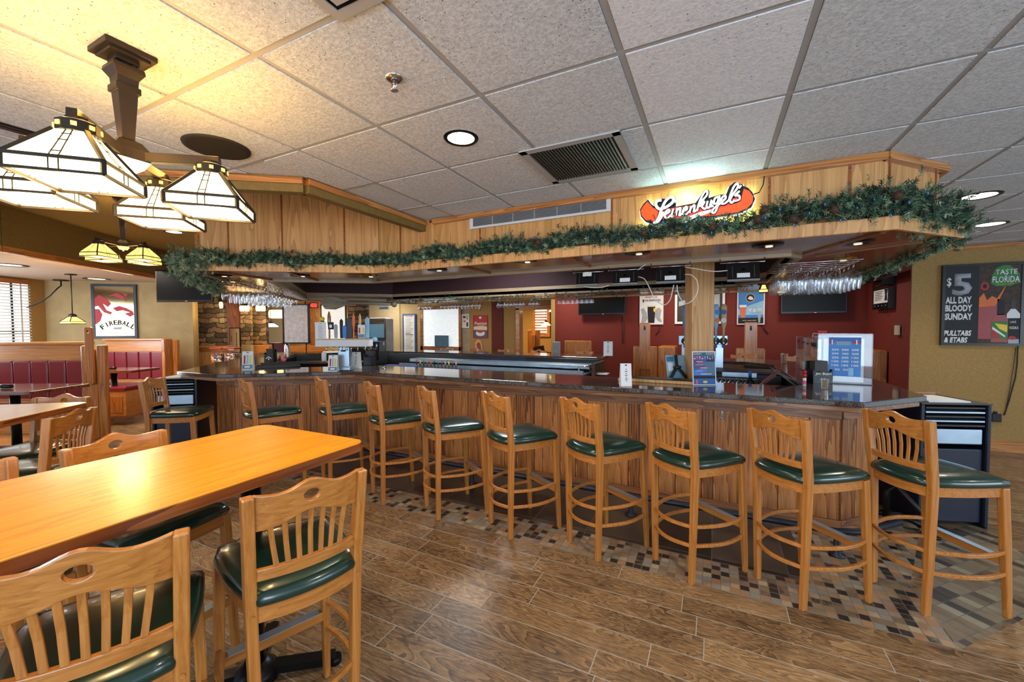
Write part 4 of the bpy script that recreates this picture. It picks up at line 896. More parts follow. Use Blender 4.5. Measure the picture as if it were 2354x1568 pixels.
# far left background: stone piers, panels, doors, frosted partitions
def fc(px, depth): return facing(px, depth)
def panel(name, px0, px1, d, mat, py0=None, py1=None, z0=0, z1=ZC, thick=.15, bevel=0, parent=None):
    pl = fc(0, d); a = on(px0, 752, pl); b = on(px1, 752, pl); w = (b-a).length
    if py0 is not None: z1 = on(px0, py0, pl).z
    if py1 is not None: z0 = on(px0, py1, pl).z
    return MB().box(0, w, 0, thick, z0, z1).build(name, mat, None, bevel, loc=(a.x, a.y, 0), rz=pl[1])
struct(panel('wall_west', 380, 1000, 17.5, 'olive_wall')); struct(panel('wall_foyer', 512, 560, 11.6, 'booth_oak_z'))
struct(panel('wall_foyer', 704, 738, 13.4, 'booth_oak_z'))
o = struct(panel('wall_pier', 448, 516, 10.0, 'ledgestone', z0=1.14, z1=ZC, thick=.10)); o.name = 'wall_stone_pier'
o = struct(panel('wall_pier_base', 445, 518, 9.95, 'booth_oak', z1=1.12, thick=.18)); 
o = struct(panel('trim_5', 443, 519, 9.9, 'booth_oak', z0=1.12, z1=1.17, thick=.24, bevel=.01))
struct(panel('trim_6', 456, 508, 9.93, 'oak_panel', z0=.2, z1=1.02, thick=.03, bevel=.01))
struct(panel('wall_column', 404, 447, 9.6, 'olive_plaster', thick=.12))
struct(panel('wall_stone_column', 553, 577, 11.4, 'ledgestone', z0=1.1, thick=.08)); struct(panel('wall_stone_column', 574, 612, 11.8, 'ledgestone', z0=1.1, thick=.12)); struct(panel('wall_stone_column', 800, 846, 12.0, 'ledgestone', z0=0, thick=.12))
struct(panel('wall_half', 550, 576, 11.3, 'beige_wall', z1=1.14, thick=.1)); struct(panel('wall_half', 572, 616, 11.7, 'booth_oak', z1=1.12, thick=.2, bevel=.02))
struct(panel('wall_dining_far', 600, 660, 16.8, 'beige_wall', z0=0, z1=ZC))
struct(panel('wall_half', 660, 745, 12.6, 'booth_oak', py0=795, thick=.12, bevel=.01))
def hung(label, px0, py0, px1, py1, d, mat='frosted_glass'):
    pl = fc(0, d); c, w, h, rz = wallbox(px0, py0, px1, py1, pl); t = thing('glass_partition', label, 'partition', c, rz, 'frosted partitions')
    B('glass_panel', mat, t, -w/2+.03, w/2-.03, .005, .02, -h/2+.03, h/2-.03)
    m = MB(); m.box(-w/2, -w/2+.04, 0, .04, -h/2, h/2).box(w/2-.04, w/2, 0, .04, -h/2, h/2).box(-w/2, w/2, 0, .04, -h/2, -h/2+.03).box(-w/2, w/2, 0, .04, h/2-.03, h/2); m.build('metal_frame', 'black_metal', t)
    for s in (-.35, .35): MB().lathe([(.012, h/2), (.012, ZC-c.z)], (s*w, .02, 0), 6).build('hanger', 'black_metal', t)
    for s in (-.35, .35): MB().lathe([(.012, -c.z), (.012, -h/2)], (s*w, .02, 0), 6).build('stanchion', 'black_metal', t)
    return t
plain('textured_pane', srgb(206, 200, 204), .3, var=.1, vs=14)
hung('black framed textured glass partition right of the left hanging glasses', 648, 699, 712, 790, 9.6, 'textured_pane')
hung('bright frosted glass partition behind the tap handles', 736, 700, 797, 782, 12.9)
t = thing('exit_sign', 'red lit exit sign with a left arrow', 'exit sign', on(721, 702, fc(0, 12.4)), -YAW)
B('housing', 'black_plastic', t, -.13, .13, 0, .06, -.085, .085, .02); MB().extrude([(-.11, -.004, 0), (-.065, -.004, .05), (-.065, -.004, .03), (.10, -.004, .03)][:0] + [(-.11, -.004, 0), (-.06, -.004, .06), (.1, -.004, .055), (.1, -.004, -.055), (-.06, -.004, -.06)], (0, .004, 0)).build('lens', 'exit_red', t)
text('EXIT', 'black_plastic', t, .02, 0, .12, .06, y=-.007)
for px, py, d, l in ((508, 700, 9.8, 'amber glass sconce on the edge of the stone pier'), (562, 708, 11.2, 'double lamp sconce on the narrow stone column'), (599, 708, 11.6, 'double lamp sconce on the wide lit stone column')):
    t = thing('wall_sconce', l, 'sconce', on(px, py, fc(0, d)), -YAW, 'stone column sconces'); k = 1 if d > 10 else .6
    B('bracket', 'black_metal', t, -.12*k, .12*k, 0, .12, .06, .14, .01)
    for s in ((-.5, .5) if d > 10 else (0,)): MB().lathe([(.05*k, -.09), (.062*k, 0), (.05*k, .06)], (s*.14, .0, 0), 12).build('glass_shade', 'sconce_glow', t)
t = thing('lobby_sign', 'cream lit lobby sign board with dark lettering strip left of the stone column', 'sign', on(539, 782, fc(0, 10.8)), -YAW)
B('frame', 'black_metal', t, -.13, .15, 0, .04, -.34, .33); B('panel', 'cream_paper', t, -.115, .135, -.006, 0, -.32, .31)
for i in range(8): B('print', 'ink', t, .05, .075, -.009, -.006, -.18+.05*i, -.15+.05*i)
B('print', 'ink', t, -.08, -.07, -.009, -.006, -.05, .12)
pendant(623, 690, 748, 14, 'white lit pendant in the far left dining room', .22, 'lamp_white', ZC, fc(0, 14.0), .3)
t = thing('lit_canopy_sign', 'glowing cream oval ceiling lamp in the far dining room', 'lamp', on(634, 722, fc(0, 15.5)), -YAW)
MB().extrude([(x, 0, z) for x, z in rrect(-.28, .28, -.16, .16, .1)], (0, .12, 0)).build('shade', 'sconce_glow', t)
for px, l in ((617, 'red menu board leaf, left'), (640, 'red menu board leaf, right, in the far dining room')):
    t = thing('booth_bench', 'dark red booth back in the far dining room, ' + ('left of the pair' if px < 620 else 'right of the pair'), 'booth', on(px, 800, fc(0, 13.5)).xy.to_3d(), -YAW); B('backrest', 'burgundy_vinyl', t, -.14, .14, 0, .2, .6, 1.12, .02); B('base', 'booth_oak', t, -.14, .14, 0, .3, 0, .6)
# candy machines
t = thing('candy_dispenser', 'pair of red candy machines with clear globes behind the left bar end', 'candy machine', on(512, 848, fc(0, 8.6)).xy.to_3d(), -YAW)
zb = 1.6 - (850-752)/938*8.6 + .10
for s in (-1, 1):
    B('body', 'leaflet_red', t, s*.14-.12, s*.14+.12, 0, .2, zb-.35, zb+.07, .01); B('label_plate', 'cream_paper', t, s*.14-.06, s*.14+.06, -.006, 0, zb-.05, zb+.06)
    B('sweets', 'candy_mix', t, s*.14-.11, s*.14+.11, .0, .2, zb+.075, zb+.27, .02); B('globe', 'acrylic', t, s*.14-.125, s*.14+.125, -.01, .21, zb+.07, zb+.36, .02)
    B('lid', 'leaflet_red', t, s*.14-.13, s*.14+.13, -.015, .215, zb+.36, zb+.39, .01)
B('pedestal', 'black_metal', t, -.04, .04, .05, .13, 0, zb-.35); B('foot', 'black_metal', t, -.2, .2, -.05, .25, 0, .03)
# ------------------------------------------------------------------ booth corner on the left
PM = ((-12.4, 3.45), math.atan2(1.3, 1.5))                 # plaster wall with the mirror
a, b = Vector((-12.55, 3.32)), Vector((-10.55, 5.06)); d = b-a
struct(MB().box(-.1, d.length, 0, .12, 0, ZC).build('wall_left', 'olive_plaster', loc=(a.x, a.y, 0), rz=PM[1]))
wa = Vector((-12.55, 3.34)); wb = Vector((-9.6, -2.4)); d = wb-wa; PWn = ((wa.x, wa.y), math.atan2(-d.y, -d.x)); WR = PWn[1]
struct(MB().box(-d.length, 0, 0, .12, 0, ZC).build('wall_window', 'olive_wall', loc=(wa.x, wa.y, 0), rz=WR))
t, w, h = framed('bar_mirror', 'blue framed bar mirror with red swirls and curved black lettering over the back booth', 'mirror', (211, 653, 319, 777), PM, 'navy_plastic', 'dark_mirror', .05, .04)
sw = [[(.0, .28), (.14, .20), (.30, .26), (.42, .36), (.34, .42), (.22, .36), (.30, .48), (.44, .52), (.40, .56), (.24, .52), (.10, .40), (.0, .42)],
 [(.34, .22), (.56, .16), (.74, .22), (.80, .32), (.66, .26), (.50, .22)], [(.46, .44), (.62, .40), (.80, .44), (.95, .50), (.98, .56), (.88, .60), (.74, .54), (.88, .52), (.70, .48), (.55, .50)],
 [(.0, .46), (.12, .46), (.20, .56), (.14, .68), (.04, .74), (.0, .74)], [(.70, .16), (.84, .18), (.80, .24)]]
for q in sw: P(t, 'leaflet_red', [(.05 + x*.9, y) for x, y in q], w, h, 1)
s = 'FIREBALL'
for i, ch in enumerate(s):
    u = -1 + 2*i/7; ang = -u*.62; T(t, ch, 'ink', .56 + u*.34, .735 - .03 + .085*u*u, .085 if ch != 'I' else .022, .085, w, h, 3, rot=ang, bold=.02, name='lettering')
T(t, 'CINNAMON WHISKY', 'leaflet_red', .56, .905, .42, .018, w, h, 3); P(t, 'silver_grey', [(.45, .80), (.66, .79), (.62, .84), (.48, .84)], w, h, 2)
c, w, h, rz = wallbox(0, 650, 62, 800, (PWn[0], WR)); 
pl = (PWn[0], WR); q0 = on(-120, 650, pl); q1 = on(62, 655, pl); zt = on(30, 652, pl).z; L = (q1-q0).length; z0 = .95
win = struct(MB().box(-L, 0, -.05, 0, zt-.0, zt+.09).box(-L, 0, -.05, 0, z0-.08, z0).build('window_3', 'oak_trim', loc=(q1.x, q1.y, 0), rz=WR, bevel=.01))
MB().box(-L, -.0, -.012, -.004, z0, zt).build('window_pane', 'window_day', win)
MB().box(-.30, -.27, -.03, -.01, z0, zt).box(-.85, -.81, -.03, -.01, z0, zt).box(-L, 0, -.03, -.01, z0+.6, z0+.64).build('mullion', 'black_metal', win)
m = MB(); n = 26
for i in range(n): m.cbox((-L/2, -.06, z0 + (zt-z0)*(i+.5)/n), (L-.02, .045, .005), M=Matrix.Rotation(.55, 4, 'X'))
m.box(-.2, -.17, -.088, -.085, z0, zt).box(-.7, -.67, -.088, -.085, z0, zt); m.build('blind', 'blind', win)
# ceiling-hung pendant and cord in the corner
pl = fc(0, 7.6)
pendant(167, 630, 737, 0, 'amber glass pendant hanging over the back booth, left of the mirror', .165, 'lamp_glass_amber', ZC, pl, .3)
p0 = pz(140, 644, ZC-.005); t = thing('swag_cord', 'thin black cord swagged from a ceiling hook to the window blind', 'cord', (0, 0, 0))
MB().tube([(p0.x, p0.y, ZC), (p0.x, p0.y, ZC-.12)] + [tuple(on(x, y, fc(0, 8.1))) for x, y in ((131, 664), (115, 680), (98, 692), (80, 700), (62, 707))], .012, 6).build('cable', 'cord_black', t)
MB().lathe([(.12, -.0), (.12, -.02)], (p0.x, p0.y, ZC-.001), 12).build('ceiling_plate', 'bronze', t)
# raised booth platform
step = [pz(180, 1003, 0), pz(405, 922, 0)]; s0, s1 = step[0].xy, step[1].xy; sd = (s1-s0).normalized(); s0 = s0 - sd*3.5; s1 = s1 + sd*.6
nrm = Vector((-sd.y, sd.x)); 
if nrm.x > 0: nrm = -nrm
pf = struct(MB().prism([tuple(s0), tuple(s1), tuple(s1 + nrm*1.6), tuple(s1 + nrm*2.5 - sd*.5), tuple(s0 + nrm*5)], 0, .15).build('floor_platform', 'booth_oak'))
strip(s0, s1, .11, .17, .05, 'brass', 'trim_7')
BA = math.atan2(nrm.y, nrm.x) - PI                          # booths run along nrm, their backs are square to the step
def booth(px_post, d, length, label, px_left, post=True, back_h=1.33, group='booths with burgundy backs'):
    pl = fc(0, d); a = on(px_left, 850, pl); b = on(px_post, 850, pl); w = (b-a).length; t = thing('booth_bench', label, 'booth', (a.x, a.y, .15), pl[1], group)
    B('back_panel', 'booth_oak', t, 0, w, .10, .16, 0, back_h-.15, .012); B('cap_rail', 'booth_oak', t, 0, w+.02, .04, .20, back_h-.15, back_h-.11, .008)
    n = max(4, round(w/.27)); 
    for i in range(n):
        q = rrect(i*w/n+.006, (i+1)*w/n-.006, .42, .98, .02, 3); m = MB(); m.extrude([(x, .03, z) for x, z in q], (0, .07, 0)); m.build('back_cushion', 'burgundy_vinyl', t, .022, seg=3)
    B('back_board', 'booth_oak', t, 0, w, .06, .10, .2, .43); B('seat', 'burgundy_vinyl', t, 0, w, -.45, .06, .28, .36, .03); B('seat_base', 'booth_oak', t, 0, w, -.40, .06, 0, .28, .008)
    return t, w
tb, w = booth(186, 6.0, 2, 'burgundy booth bench at the left edge of the photo, below the window', -60, True, 1.37)
tb2, w2 = booth(372, 8.3, 2, 'burgundy corner booth bench below the mirror', 232, True, 1.36)
B('end_post', 'booth_oak_z', tb2, w2, w2+.07, .0, .20, -.05, 1.24, .012); B('end_panel', 'booth_oak_z', tb2, w2+.08, w2+.17, .18, .26, -.05, 1.22, .012)
q = on(266, 900, fc(0, 6.7)); t = thing('booth_bench', 'low oak bench end with a burgundy seat right of the tall divider', 'booth', (q.x, q.y, .15), -YAW, 'booths with burgundy backs'); B('seat_base', 'booth_oak', t, -.16, .16, 0, .5, 0, .42, .008); B('seat', 'burgundy_vinyl', t, -.17, .17, -.02, .5, .42, .49, .02); B('end_panel', 'booth_oak_z', t, -.11, .11, -.012, 0, .06, .34, .006)
pl = fc(0, 5.9); p = on(213, 800, pl); t = thing('booth_divider', 'tall oak slatted divider between the two left booths, round hole at its top', 'booth divider', (p.x, p.y, 0), pl[1])
B('post_board', 'booth_oak_z', t, -.165, -.08, -.02, .05, 0, 1.36, .02); B('post_board', 'booth_oak_z', t, .06, .185, -.02, .05, 0, 1.37, .02); B('core', 'booth_oak_z', t, -.10, .10, .02, .06, 0, 1.30)
m = MB(); hole = arc(0, 1.56, .022, 0, 2*PI, 12)[:-1]; m.plate(rrect(-.052, .052, .80, 1.63, .03, 4), [hole], .035, lambda u, v, k: (u, -.045 + k, v), .08); m.build('tall_board', 'booth_oak_z', t, .006)
B('lower_board', 'booth_oak_z', t, -.07, .07, -.03, .02, 0, .8, .01)
def booth_table(px, d, label, w=.7, dd=1.0):
    pl = fc(0, d); p = on(px, 860, pl); t = thing('booth_table', label, 'table', (p.x, p.y, .15), pl[1], 'booth tables')
    MB().prism(rrect(-w/2, w/2, -dd/2, dd/2, .05), .71, .75).build('table_top', 'dark_table', t, .006); MB().lathe([(.045, .02), (.045, .72)], (0, 0, 0), 12).build('pedestal', 'black_metal', t)
    MB().cbox((0, 0, .015), (.5, .07, .03)).cbox((0, 0, .015), (.07, .5, .03)).build('pedestal_foot', 'black_metal', t)
    return t
booth_table(32, 4.9, 'dark booth table at the left edge, in front of the burgundy bench', 1.15, .7); booth_table(262, 7.1, 'dark booth table in the back booth, right of the tall divider', 1.15, .6)
for px, py, d, l in ((10, 877, 4.8, 'black napkin roll on the left booth table'), (254, 841, 7.0, 'black napkin roll on the back booth table')):
    p = on(px, py, fc(0, d)); t = thing('napkin_roll', l, 'napkin', (p.x, p.y, .902), .3); MB().tube([(-.1, 0, .025), (-.02, 0, .028), (.1, 0, .025)], [.02, .027, .022], 8).build('cloth', 'black_plastic', t)
# television on the column and its small tags
pl = fc(0, 6.9); tvp = tv('black television hung on the left, behind the left end of the pine garland', (371, 622, 500, 695), pl, .12)
t, w, h = framed('price_tag', 'narrow hanging tags, dark above and cream below, on the left wall column', 'notice', (411, 709, 423, 776), fc(0, 9.55), 'cream_paper', 'cream_paper', .01, .02)
P(t, 'ink', R(.02, .0, .98, .46), w, h, 1); P(t, 'ink', circ(.5, .56, .2, .04), w, h, 2); P(t, 'silver_grey', R(.2, .7, .8, .72), w, h, 2)
# rubbish bins with tray shelves at both bar ends
def bin_(label, x, y, rz, k=1):
    t = thing('service_bin', label, 'bin', (x, y, 0), rz, 'navy service bins at the bar ends')
    B('side_panel', 'navy_plastic', t, -.25, -.22, -.25, .25, 0, .98, .02); B('side_panel', 'navy_plastic', t, .22, .25, -.25, .25, 0, .98, .02); B('back_panel', 'navy_plastic', t, -.22, .22, .22, .25, 0, .98)
    B('cabinet', 'navy_plastic', t, -.22, .22, -.22, .22, .03, .62, .01); B('front_panel', 'steel', t, -.2, .2, -.235, -.22, .66, .78, .01)
    for i in range(5): B('tray', 'steel' if i % 2 else 'grey_dark', t, -.21, .21, -.24, .2, .80+.035*i, .815+.035*i, .004)
    B('top_edge', 'grey_dark', t, -.25, .25, -.25, .25, .975, .985); B('edge_strip', 'oak_trim', t, -.25, .25, .235, .255, .975, 1.0); B('paper_stack', 'paper', t, -.16, .14, -.2, .12, .985, .995)
    return t
bin_('navy service bin with stacked trays under the left end of the bar', -6.10, 2.82, D(38)); bin_('navy service bin with stacked trays behind the rightmost bar stool', 1.62, 4.62, D(20))
p = pz(2055, 1160, 0); t = thing('boot_brush', 'black metal pipe fittings on the floor beside the right service bin', 'pipe fitting', (1.22, 4.12, 0), .4)
MB().tube([(0, 0, .02), (0, 0, .3), (.05, -.02, .36), (.16, -.08, .2), (.2, -.1, .12)], .022, 8).build('pipe', 'black_metal', t); MB().tube([(-.1, .1, .1), (.1, 0, .12), (.24, -.1, .05)], .02, 8).lathe([(.06, 0), (.06, .02)], (.24, -.1, 0), 10).build('elbow', 'black_metal', t)

# ------------------------------------------------------------------ chandeliers
def chandelier(label, x, y, ztop, zhub, rz=0, glass='lamp_glass', big=True):
    if 'lamp_diffuser' not in MATS: emis('lamp_diffuser', (1, .88, .58, 1), 3.2)
    t = thing('chandelier', label, 'chandelier', (x, y, zhub), rz, 'four-arm stained glass chandeliers'); H = ztop - zhub
    m = MB(); m.cbox((0, 0, H-.010), (.145, .15, .02)).cbox((0, 0, H-.024), (.115, .12, .014)).cbox((0, -.0, H-.036), (.07, .07, .02)); m.build('ceiling_plate', 'bronze', t, .003)
    m = MB(); r = 2**.5
    m.lathe([(.02*r, H-.05), (.045*r, H-.06), (.047*r, H-.075), (.032*r, H-.10), (.030*r, H-.125), (.036*r, H-.127), (.036*r, H-.150), (.029*r, H-.152), (.019*r, .04), (.034*r, .03), (.052*r, -.0), (.052*r, -.04), (.03*r, -.05)], (0, 0, 0), 4, rot=PI/4, sm=False)
    m.build('stem', 'bronze', t, .002)
    MB().tube([(.02, .02, H-.03), (.025, .02, H-.05), (.015, .02, H-.08)], .008, 6).tube([(-.015, -.01, H-.03), (-.015, -.01, H-.08)], .006, 6).build('chain', 'bronze', t)
    MB().lathe([(.052*r, -.04), (.036*r, -.068), (.012, -.074), (.008, -.09)], (0, 0, 0), 4, rot=PI/4, sm=False).build('hub_glass', glass, t)
    for k in range(4):
        a = k*PI/2 + PI/4; ca, sa = math.cos(a), math.sin(a); R_ = .265
        m = MB(); m.bar((.05*ca, .05*sa, -.02), ((R_+.03)*ca, (R_+.03)*sa, -.005), .028, .034); m.build('arm', 'bronze', t, .002)
        sh = MB(); c = (R_*ca, R_*sa, 0); s = .114; q = 2**.5*s; a0 = a; a = a + PI/4
        sh.lathe([(q, -.207), (q, -.168), (q*.36, -.062)], c, 4, False, a, False); go = sh.build('glass_shade', glass, t)
        MB().lathe([(q*.97, -.198), (.001, -.198)], c, 4, False, a, False).build('diffuser', 'lamp_diffuser', go)
        m = MB(); m.lathe([(.052, -.06), (.052, -.028), (.03, -.018), (.03, -.01)], c, 12, sm=False)
        m.lathe([(.054, -.062), (.052, -.058)], c, 12); m.build('gallery', 'bronze', go, 0)
        m = MB()
        for i in range(8 if big else 0): MB().cbox((c[0] + .0525*math.cos(i*PI/4 + .3), c[1] + .0525*math.sin(i*PI/4 + .3), -.043), (.004, .013, .012), i*PI/4 + .3).build('amber_pane', 'lamp_glass_amber', go)
        m = MB(); E = lambda r, z, g: (c[0] + r*math.cos(g), c[1] + r*math.sin(g), z)
        for i in range(4):
            g0 = a + i*PI/2; g1 = g0 + PI/2; h = math.cos(PI/4)
            m.bar(E(q, -.168, g0), E(q*.36, -.062, g0), .011, .011); m.bar(E(q, -.207, g0), E(q, -.168, g0), .011, .011)
            m.bar(E(q, -.168, g0), E(q, -.168, g1), .008, .010); m.bar(E(q, -.207, g0), E(q, -.207, g1), .008, .008)
            for o in (-.10, .10):     # centre strip of little squares on each face
                gm = (g0+g1)/2; tx, ty = -math.sin(gm), math.cos(gm)
                A = Vector(E(q*h, -.168, gm)) + Vector((tx, ty, 0))*o*s; A2 = Vector(E(q*h*.36, -.062, gm)) + Vector((tx, ty, 0))*o*s*.7; m.bar(A, A2, .0028, .0028)
                A3 = A + Vector((0, 0, -.039)); m.bar(A, A3, .0028, .0028)
            for u in (.2, .62, .85):
                gm = (g0+g1)/2; tx, ty = -math.sin(gm), math.cos(gm); k2 = 1-.64*u; Pm = Vector(E(q*h*k2, -.168+.106*u, gm)); m.bar(Pm - Vector((tx, ty, 0))*.11*s*1.0, Pm + Vector((tx, ty, 0))*.11*s, .003, .003)
        m.build('lead_lines', 'bronze', go)
        MB().ball((c[0], c[1], -.10), .028, 10).build('bulb', 'lamp_white', go)
    return t
CHX, CHY, CHZ = -1.965, .745, 2.262
chandelier('large bronze chandelier with four lit stained glass shades over the near pub table', CHX, CHY, ZC, CHZ)
chandelier('amber chandelier hanging in the raised tray, behind the large near one', -6.35, 2.34, 3.15, 2.62, -.42, 'lamp_glass_amber', False)

# ------------------------------------------------------------------ ceiling fixtures
def downlight(x, y, z, label, r=.078, mat='downlight', cat='ceiling light'):
    t = thing('ceiling_downlight', label, cat, (x, y, z), 0, 'round recessed ceiling lights')
    MB().lathe([(r*.84, -.004), (r*1.06, -.007), (r*1.1, -.001)], (0, 0, 0), 28, False).build('trim_ring', 'black_metal', t); MB().lathe([(r*.85, -.003), (0.001, -.0035)], (0, 0, 0), 28, False).build('lens', mat, t); return t
downlight(-1.235, 1.882, ZC, 'bright round recessed ceiling light just before the return grille', .086)
downlight(1.86, 4.565, ZC, 'oval looking recessed light on the far right of the ceiling, nearer one', .12, 'downlight_soft'); downlight(2.49, 5.89, ZC, 'oval looking recessed light on the far right of the ceiling, farther one', .12, 'downlight_soft')
p = pz(400, 533, 3.15); downlight(p.x, p.y, 3.15, 'recessed light in the tray, left of the canopy corner', .12, 'downlight_soft')
for px, py, l in ((22, 609, 'dark slot light in the booth ceiling at the left edge'), (222, 641, 'dark slot light in the booth ceiling above the mirror')):
    p = pz(px, py, ZC); t = thing('ceiling_downlight', l, 'ceiling light', (p.x, p.y, ZC), 0, 'round recessed ceiling lights'); MB().lathe([(.13, -.002), (.2, -.012), (.21, -.001)], (0, 0, 0), 20, False).build('trim_ring', 'black_metal', t); MB().lathe([(.13, -.003), (.001, -.004)], (0, 0, 0), 16, False).build('lens', 'canopy_bulb', t)
t = thing('ceiling_speaker', 'round brown flush ceiling speaker, right of the chandelier stem', 'speaker', (-2.515, 1.352, ZC)); MB().lathe([(.13, -.010), (.158, -.010), (.162, -.001)], (0, 0, 0), 36, False).build('rim', 'speaker_mesh', t); MB().lathe([(.135, -.011), (.001, -.014)], (0, 0, 0), 36, False).build('grille', 'speaker_mesh', t)
t = thing('fire_sprinkler', 'small chrome fire sprinkler head on the ceiling', 'sprinkler', (-1.185, 1.315, ZC)); MB().lathe([(.001, -.006), (.022, -.012), (.036, -.004), (.037, -.001)], (0, 0, 0), 24, False).build('escutcheon', 'chrome', t)
MB().lathe([(.006, -.045), (.008, -.01)], (0, 0, 0), 10).tube([(-.011, 0, -.012), (-.013, 0, -.03), (-.004, 0, -.045)], .0025, 6).tube([(.011, 0, -.012), (.013, 0, -.03), (.004, 0, -.045)], .0025, 6).build('frame_arms', 'chrome', t); MB().lathe([(.001, -.046), (.016, -.047), (.016, -.050), (.001, -.051)], (0, 0, 0), 14, False).build('deflector', 'chrome', t)
t = thing('return_air_grille', 'square black louvred air return in the ceiling', 'vent', (-.74, 2.46, ZC)); m = MB(); w = .29
m.box(-w, w, -w, -w+.045, -.012, -.001).box(-w, w, w-.045, w, -.012, -.001).box(-w, -w+.045, -w, w, -.012, -.001).box(w-.045, w, -w, w, -.012, -.001); m.build('frame', 'ceiling_grid', t, .002)
B('backing', 'screen_black', t, -w+.04, w-.04, -w+.04, w-.04, -.004, -.002); m = MB()
for i in range(26): m.cbox((-w+.055+i*.0185, 0, -.009), (.003, 2*w-.09, .012), M=Matrix.Rotation(.6, 4, 'Y'))
m.build('louvres', 'grey_dark', t)
t = thing('supply_air_vent', 'square supply air vent cut by the top edge of the photo', 'vent', (-.835, .70, ZC)); m = MB(); s = .29
for k, z in ((1, -.004), (.8, -.012), (.58, -.018), (.36, -.022)):
    q = s*k; m.box(-q, q, -q, -q+.035, z-.004, z).box(-q, q, q-.035, q, z-.004, z).box(-q, -q+.035, -q+.0352, q-.0352, z-.004, z).box(q-.035, q, -q+.0352, q-.0352, z-.004, z)
m.build('louvre_frame', 'ceiling_grid', t); B('backing', 'screen_black', t, -s+.02, s-.02, -s+.02, s-.02, -.003, -.001)
p = pz(40, 300, ZC); t = thing('linear_diffuser', 'long black slot air diffuser in the ceiling at the left edge', 'vent', (p.x, p.y, ZC), D(0)); a = pz(0, 285, ZC); b = pz(110, 316, ZC); ang = math.atan2(b.y-a.y, b.x-a.x); t.rotation_euler = (0, 0, ang); t.location = (a.x, a.y, ZC)
B('slot_frame', 'black_metal', t, -.5, (b-a).length, -.035, .035, -.012, -.001); B('slot', 'screen_black', t, -.49, (b-a).length-.02, -.008, .008, -.014, -.012)
# canopy front: long white air register and the light-up canoe sign
a = on(1082, 490, ((0, 3.172), 0)); t = thing('wall_air_register', 'long white air register on the canopy front, left of the lit sign', 'vent', (-1.355, 3.168, 2.548)); m = MB()
m.box(-.635, .635, -.012, 0, -.066, -.046).box(-.635, .635, -.012, 0, .046, .066).box(-.635, -.60, -.012, 0, -.05, .05).box(.60, .635, -.012, 0, -.05, .05); m.build('frame', 'white_paint', t, .003)
B('backing', 'grey_dark', t, -.6, .6, -.003, 0, -.048, .048); m = MB()
for i in range(11): m.cbox((0, -.006, -.042+.0084*i), (1.2, .008, .0025), M=Matrix.Rotation(.5, 4, 'X'))
for i in range(5): m.box(-.4+.2*i-.003, -.4+.2*i+.003, -.010, -.002, -.046, .046)
m.build('louvres', 'silver_grey', t)
sg = thing('lit_canoe_sign', 'glowing red canoe shaped sign with white script lettering on the canopy front', 'sign', (-.13, 3.10, 2.40))
SP = ((0, 3.10), 0)
def spx(l, dy=0): return [(on(x, y, SP).x + .13, on(x, y, SP).z - 2.40) for x, y in l]
k = 300/2354
def cz(l): return [(1460 + x*k, 400 + y*k) for x, y in l]
hull = cz([(235, 460), (150, 540), (85, 650), (100, 760), (180, 850), (300, 895), (500, 900), (700, 900), (900, 905), (1100, 800), (1500, 765), (1900, 690), (2100, 590), (2165, 450), (2120, 330), (2040, 250), (1950, 215), (1940, 180), (1880, 190), (1860, 160), (1790, 145), (1700, 220), (1640, 370), (1530, 370), (1330, 430), (1330, 320), (1260, 295), (1170, 400), (1090, 520), (900, 555), (730, 590), (740, 480), (700, 420), (620, 405), (540, 450), (470, 440), (390, 480), (345, 580), (290, 540)])
MB().extrude([(x, 0, z) for x, z in spx(hull)], (0, .04, 0)).build('sign_body', 'ink', sg)
big = []; cxm, czm = .02, .02
q = spx(hull); m = MB(); m.extrude([(x*1.0, .03, z) for x, z in inset(q[::-1], -.007)], (0, .012, 0)); m.build('halo_edge', 'sign_white', sg)
red = cz([(225, 500), (160, 570), (105, 660), (120, 750), (190, 830), (380, 860), (420, 660), (320, 610)]); MB().extrude([(x, -.004, z) for x, z in spx(red)], (0, .004, 0)).build('hull_face', 'sign_orange', sg)
red = cz([(1960, 270), (2060, 310), (2130, 410), (2115, 520), (2020, 620), (1850, 690), (1500, 745), (1100, 770), (1400, 650), (1700, 570), (1850, 520), (1915, 440)]); MB().extrude([(x, -.004, z) for x, z in spx(red)], (0, .004, 0)).build('hull_face', 'sign_orange', sg)
red = cz([(480, 660), (660, 620), (1100, 560), (1500, 500), (1880, 420), (1700, 590), (1300, 680), (820, 800), (500, 820)]); MB().extrude([(x, -.0035, z) for x, z in spx(red)], (0, .0035, 0)).build('hull_face', 'sign_red', sg)
tail = cz([(640, 905), (820, 830), (1180, 690), (1480, 620), (1500, 640), (1240, 740), (1060, 800), (960, 860), (900, 900), (760, 890)]); MB().extrude([(x, -.007, z) for x, z in spx(tail)], (0, .003, 0)).build('swoosh', 'sign_white', sg)
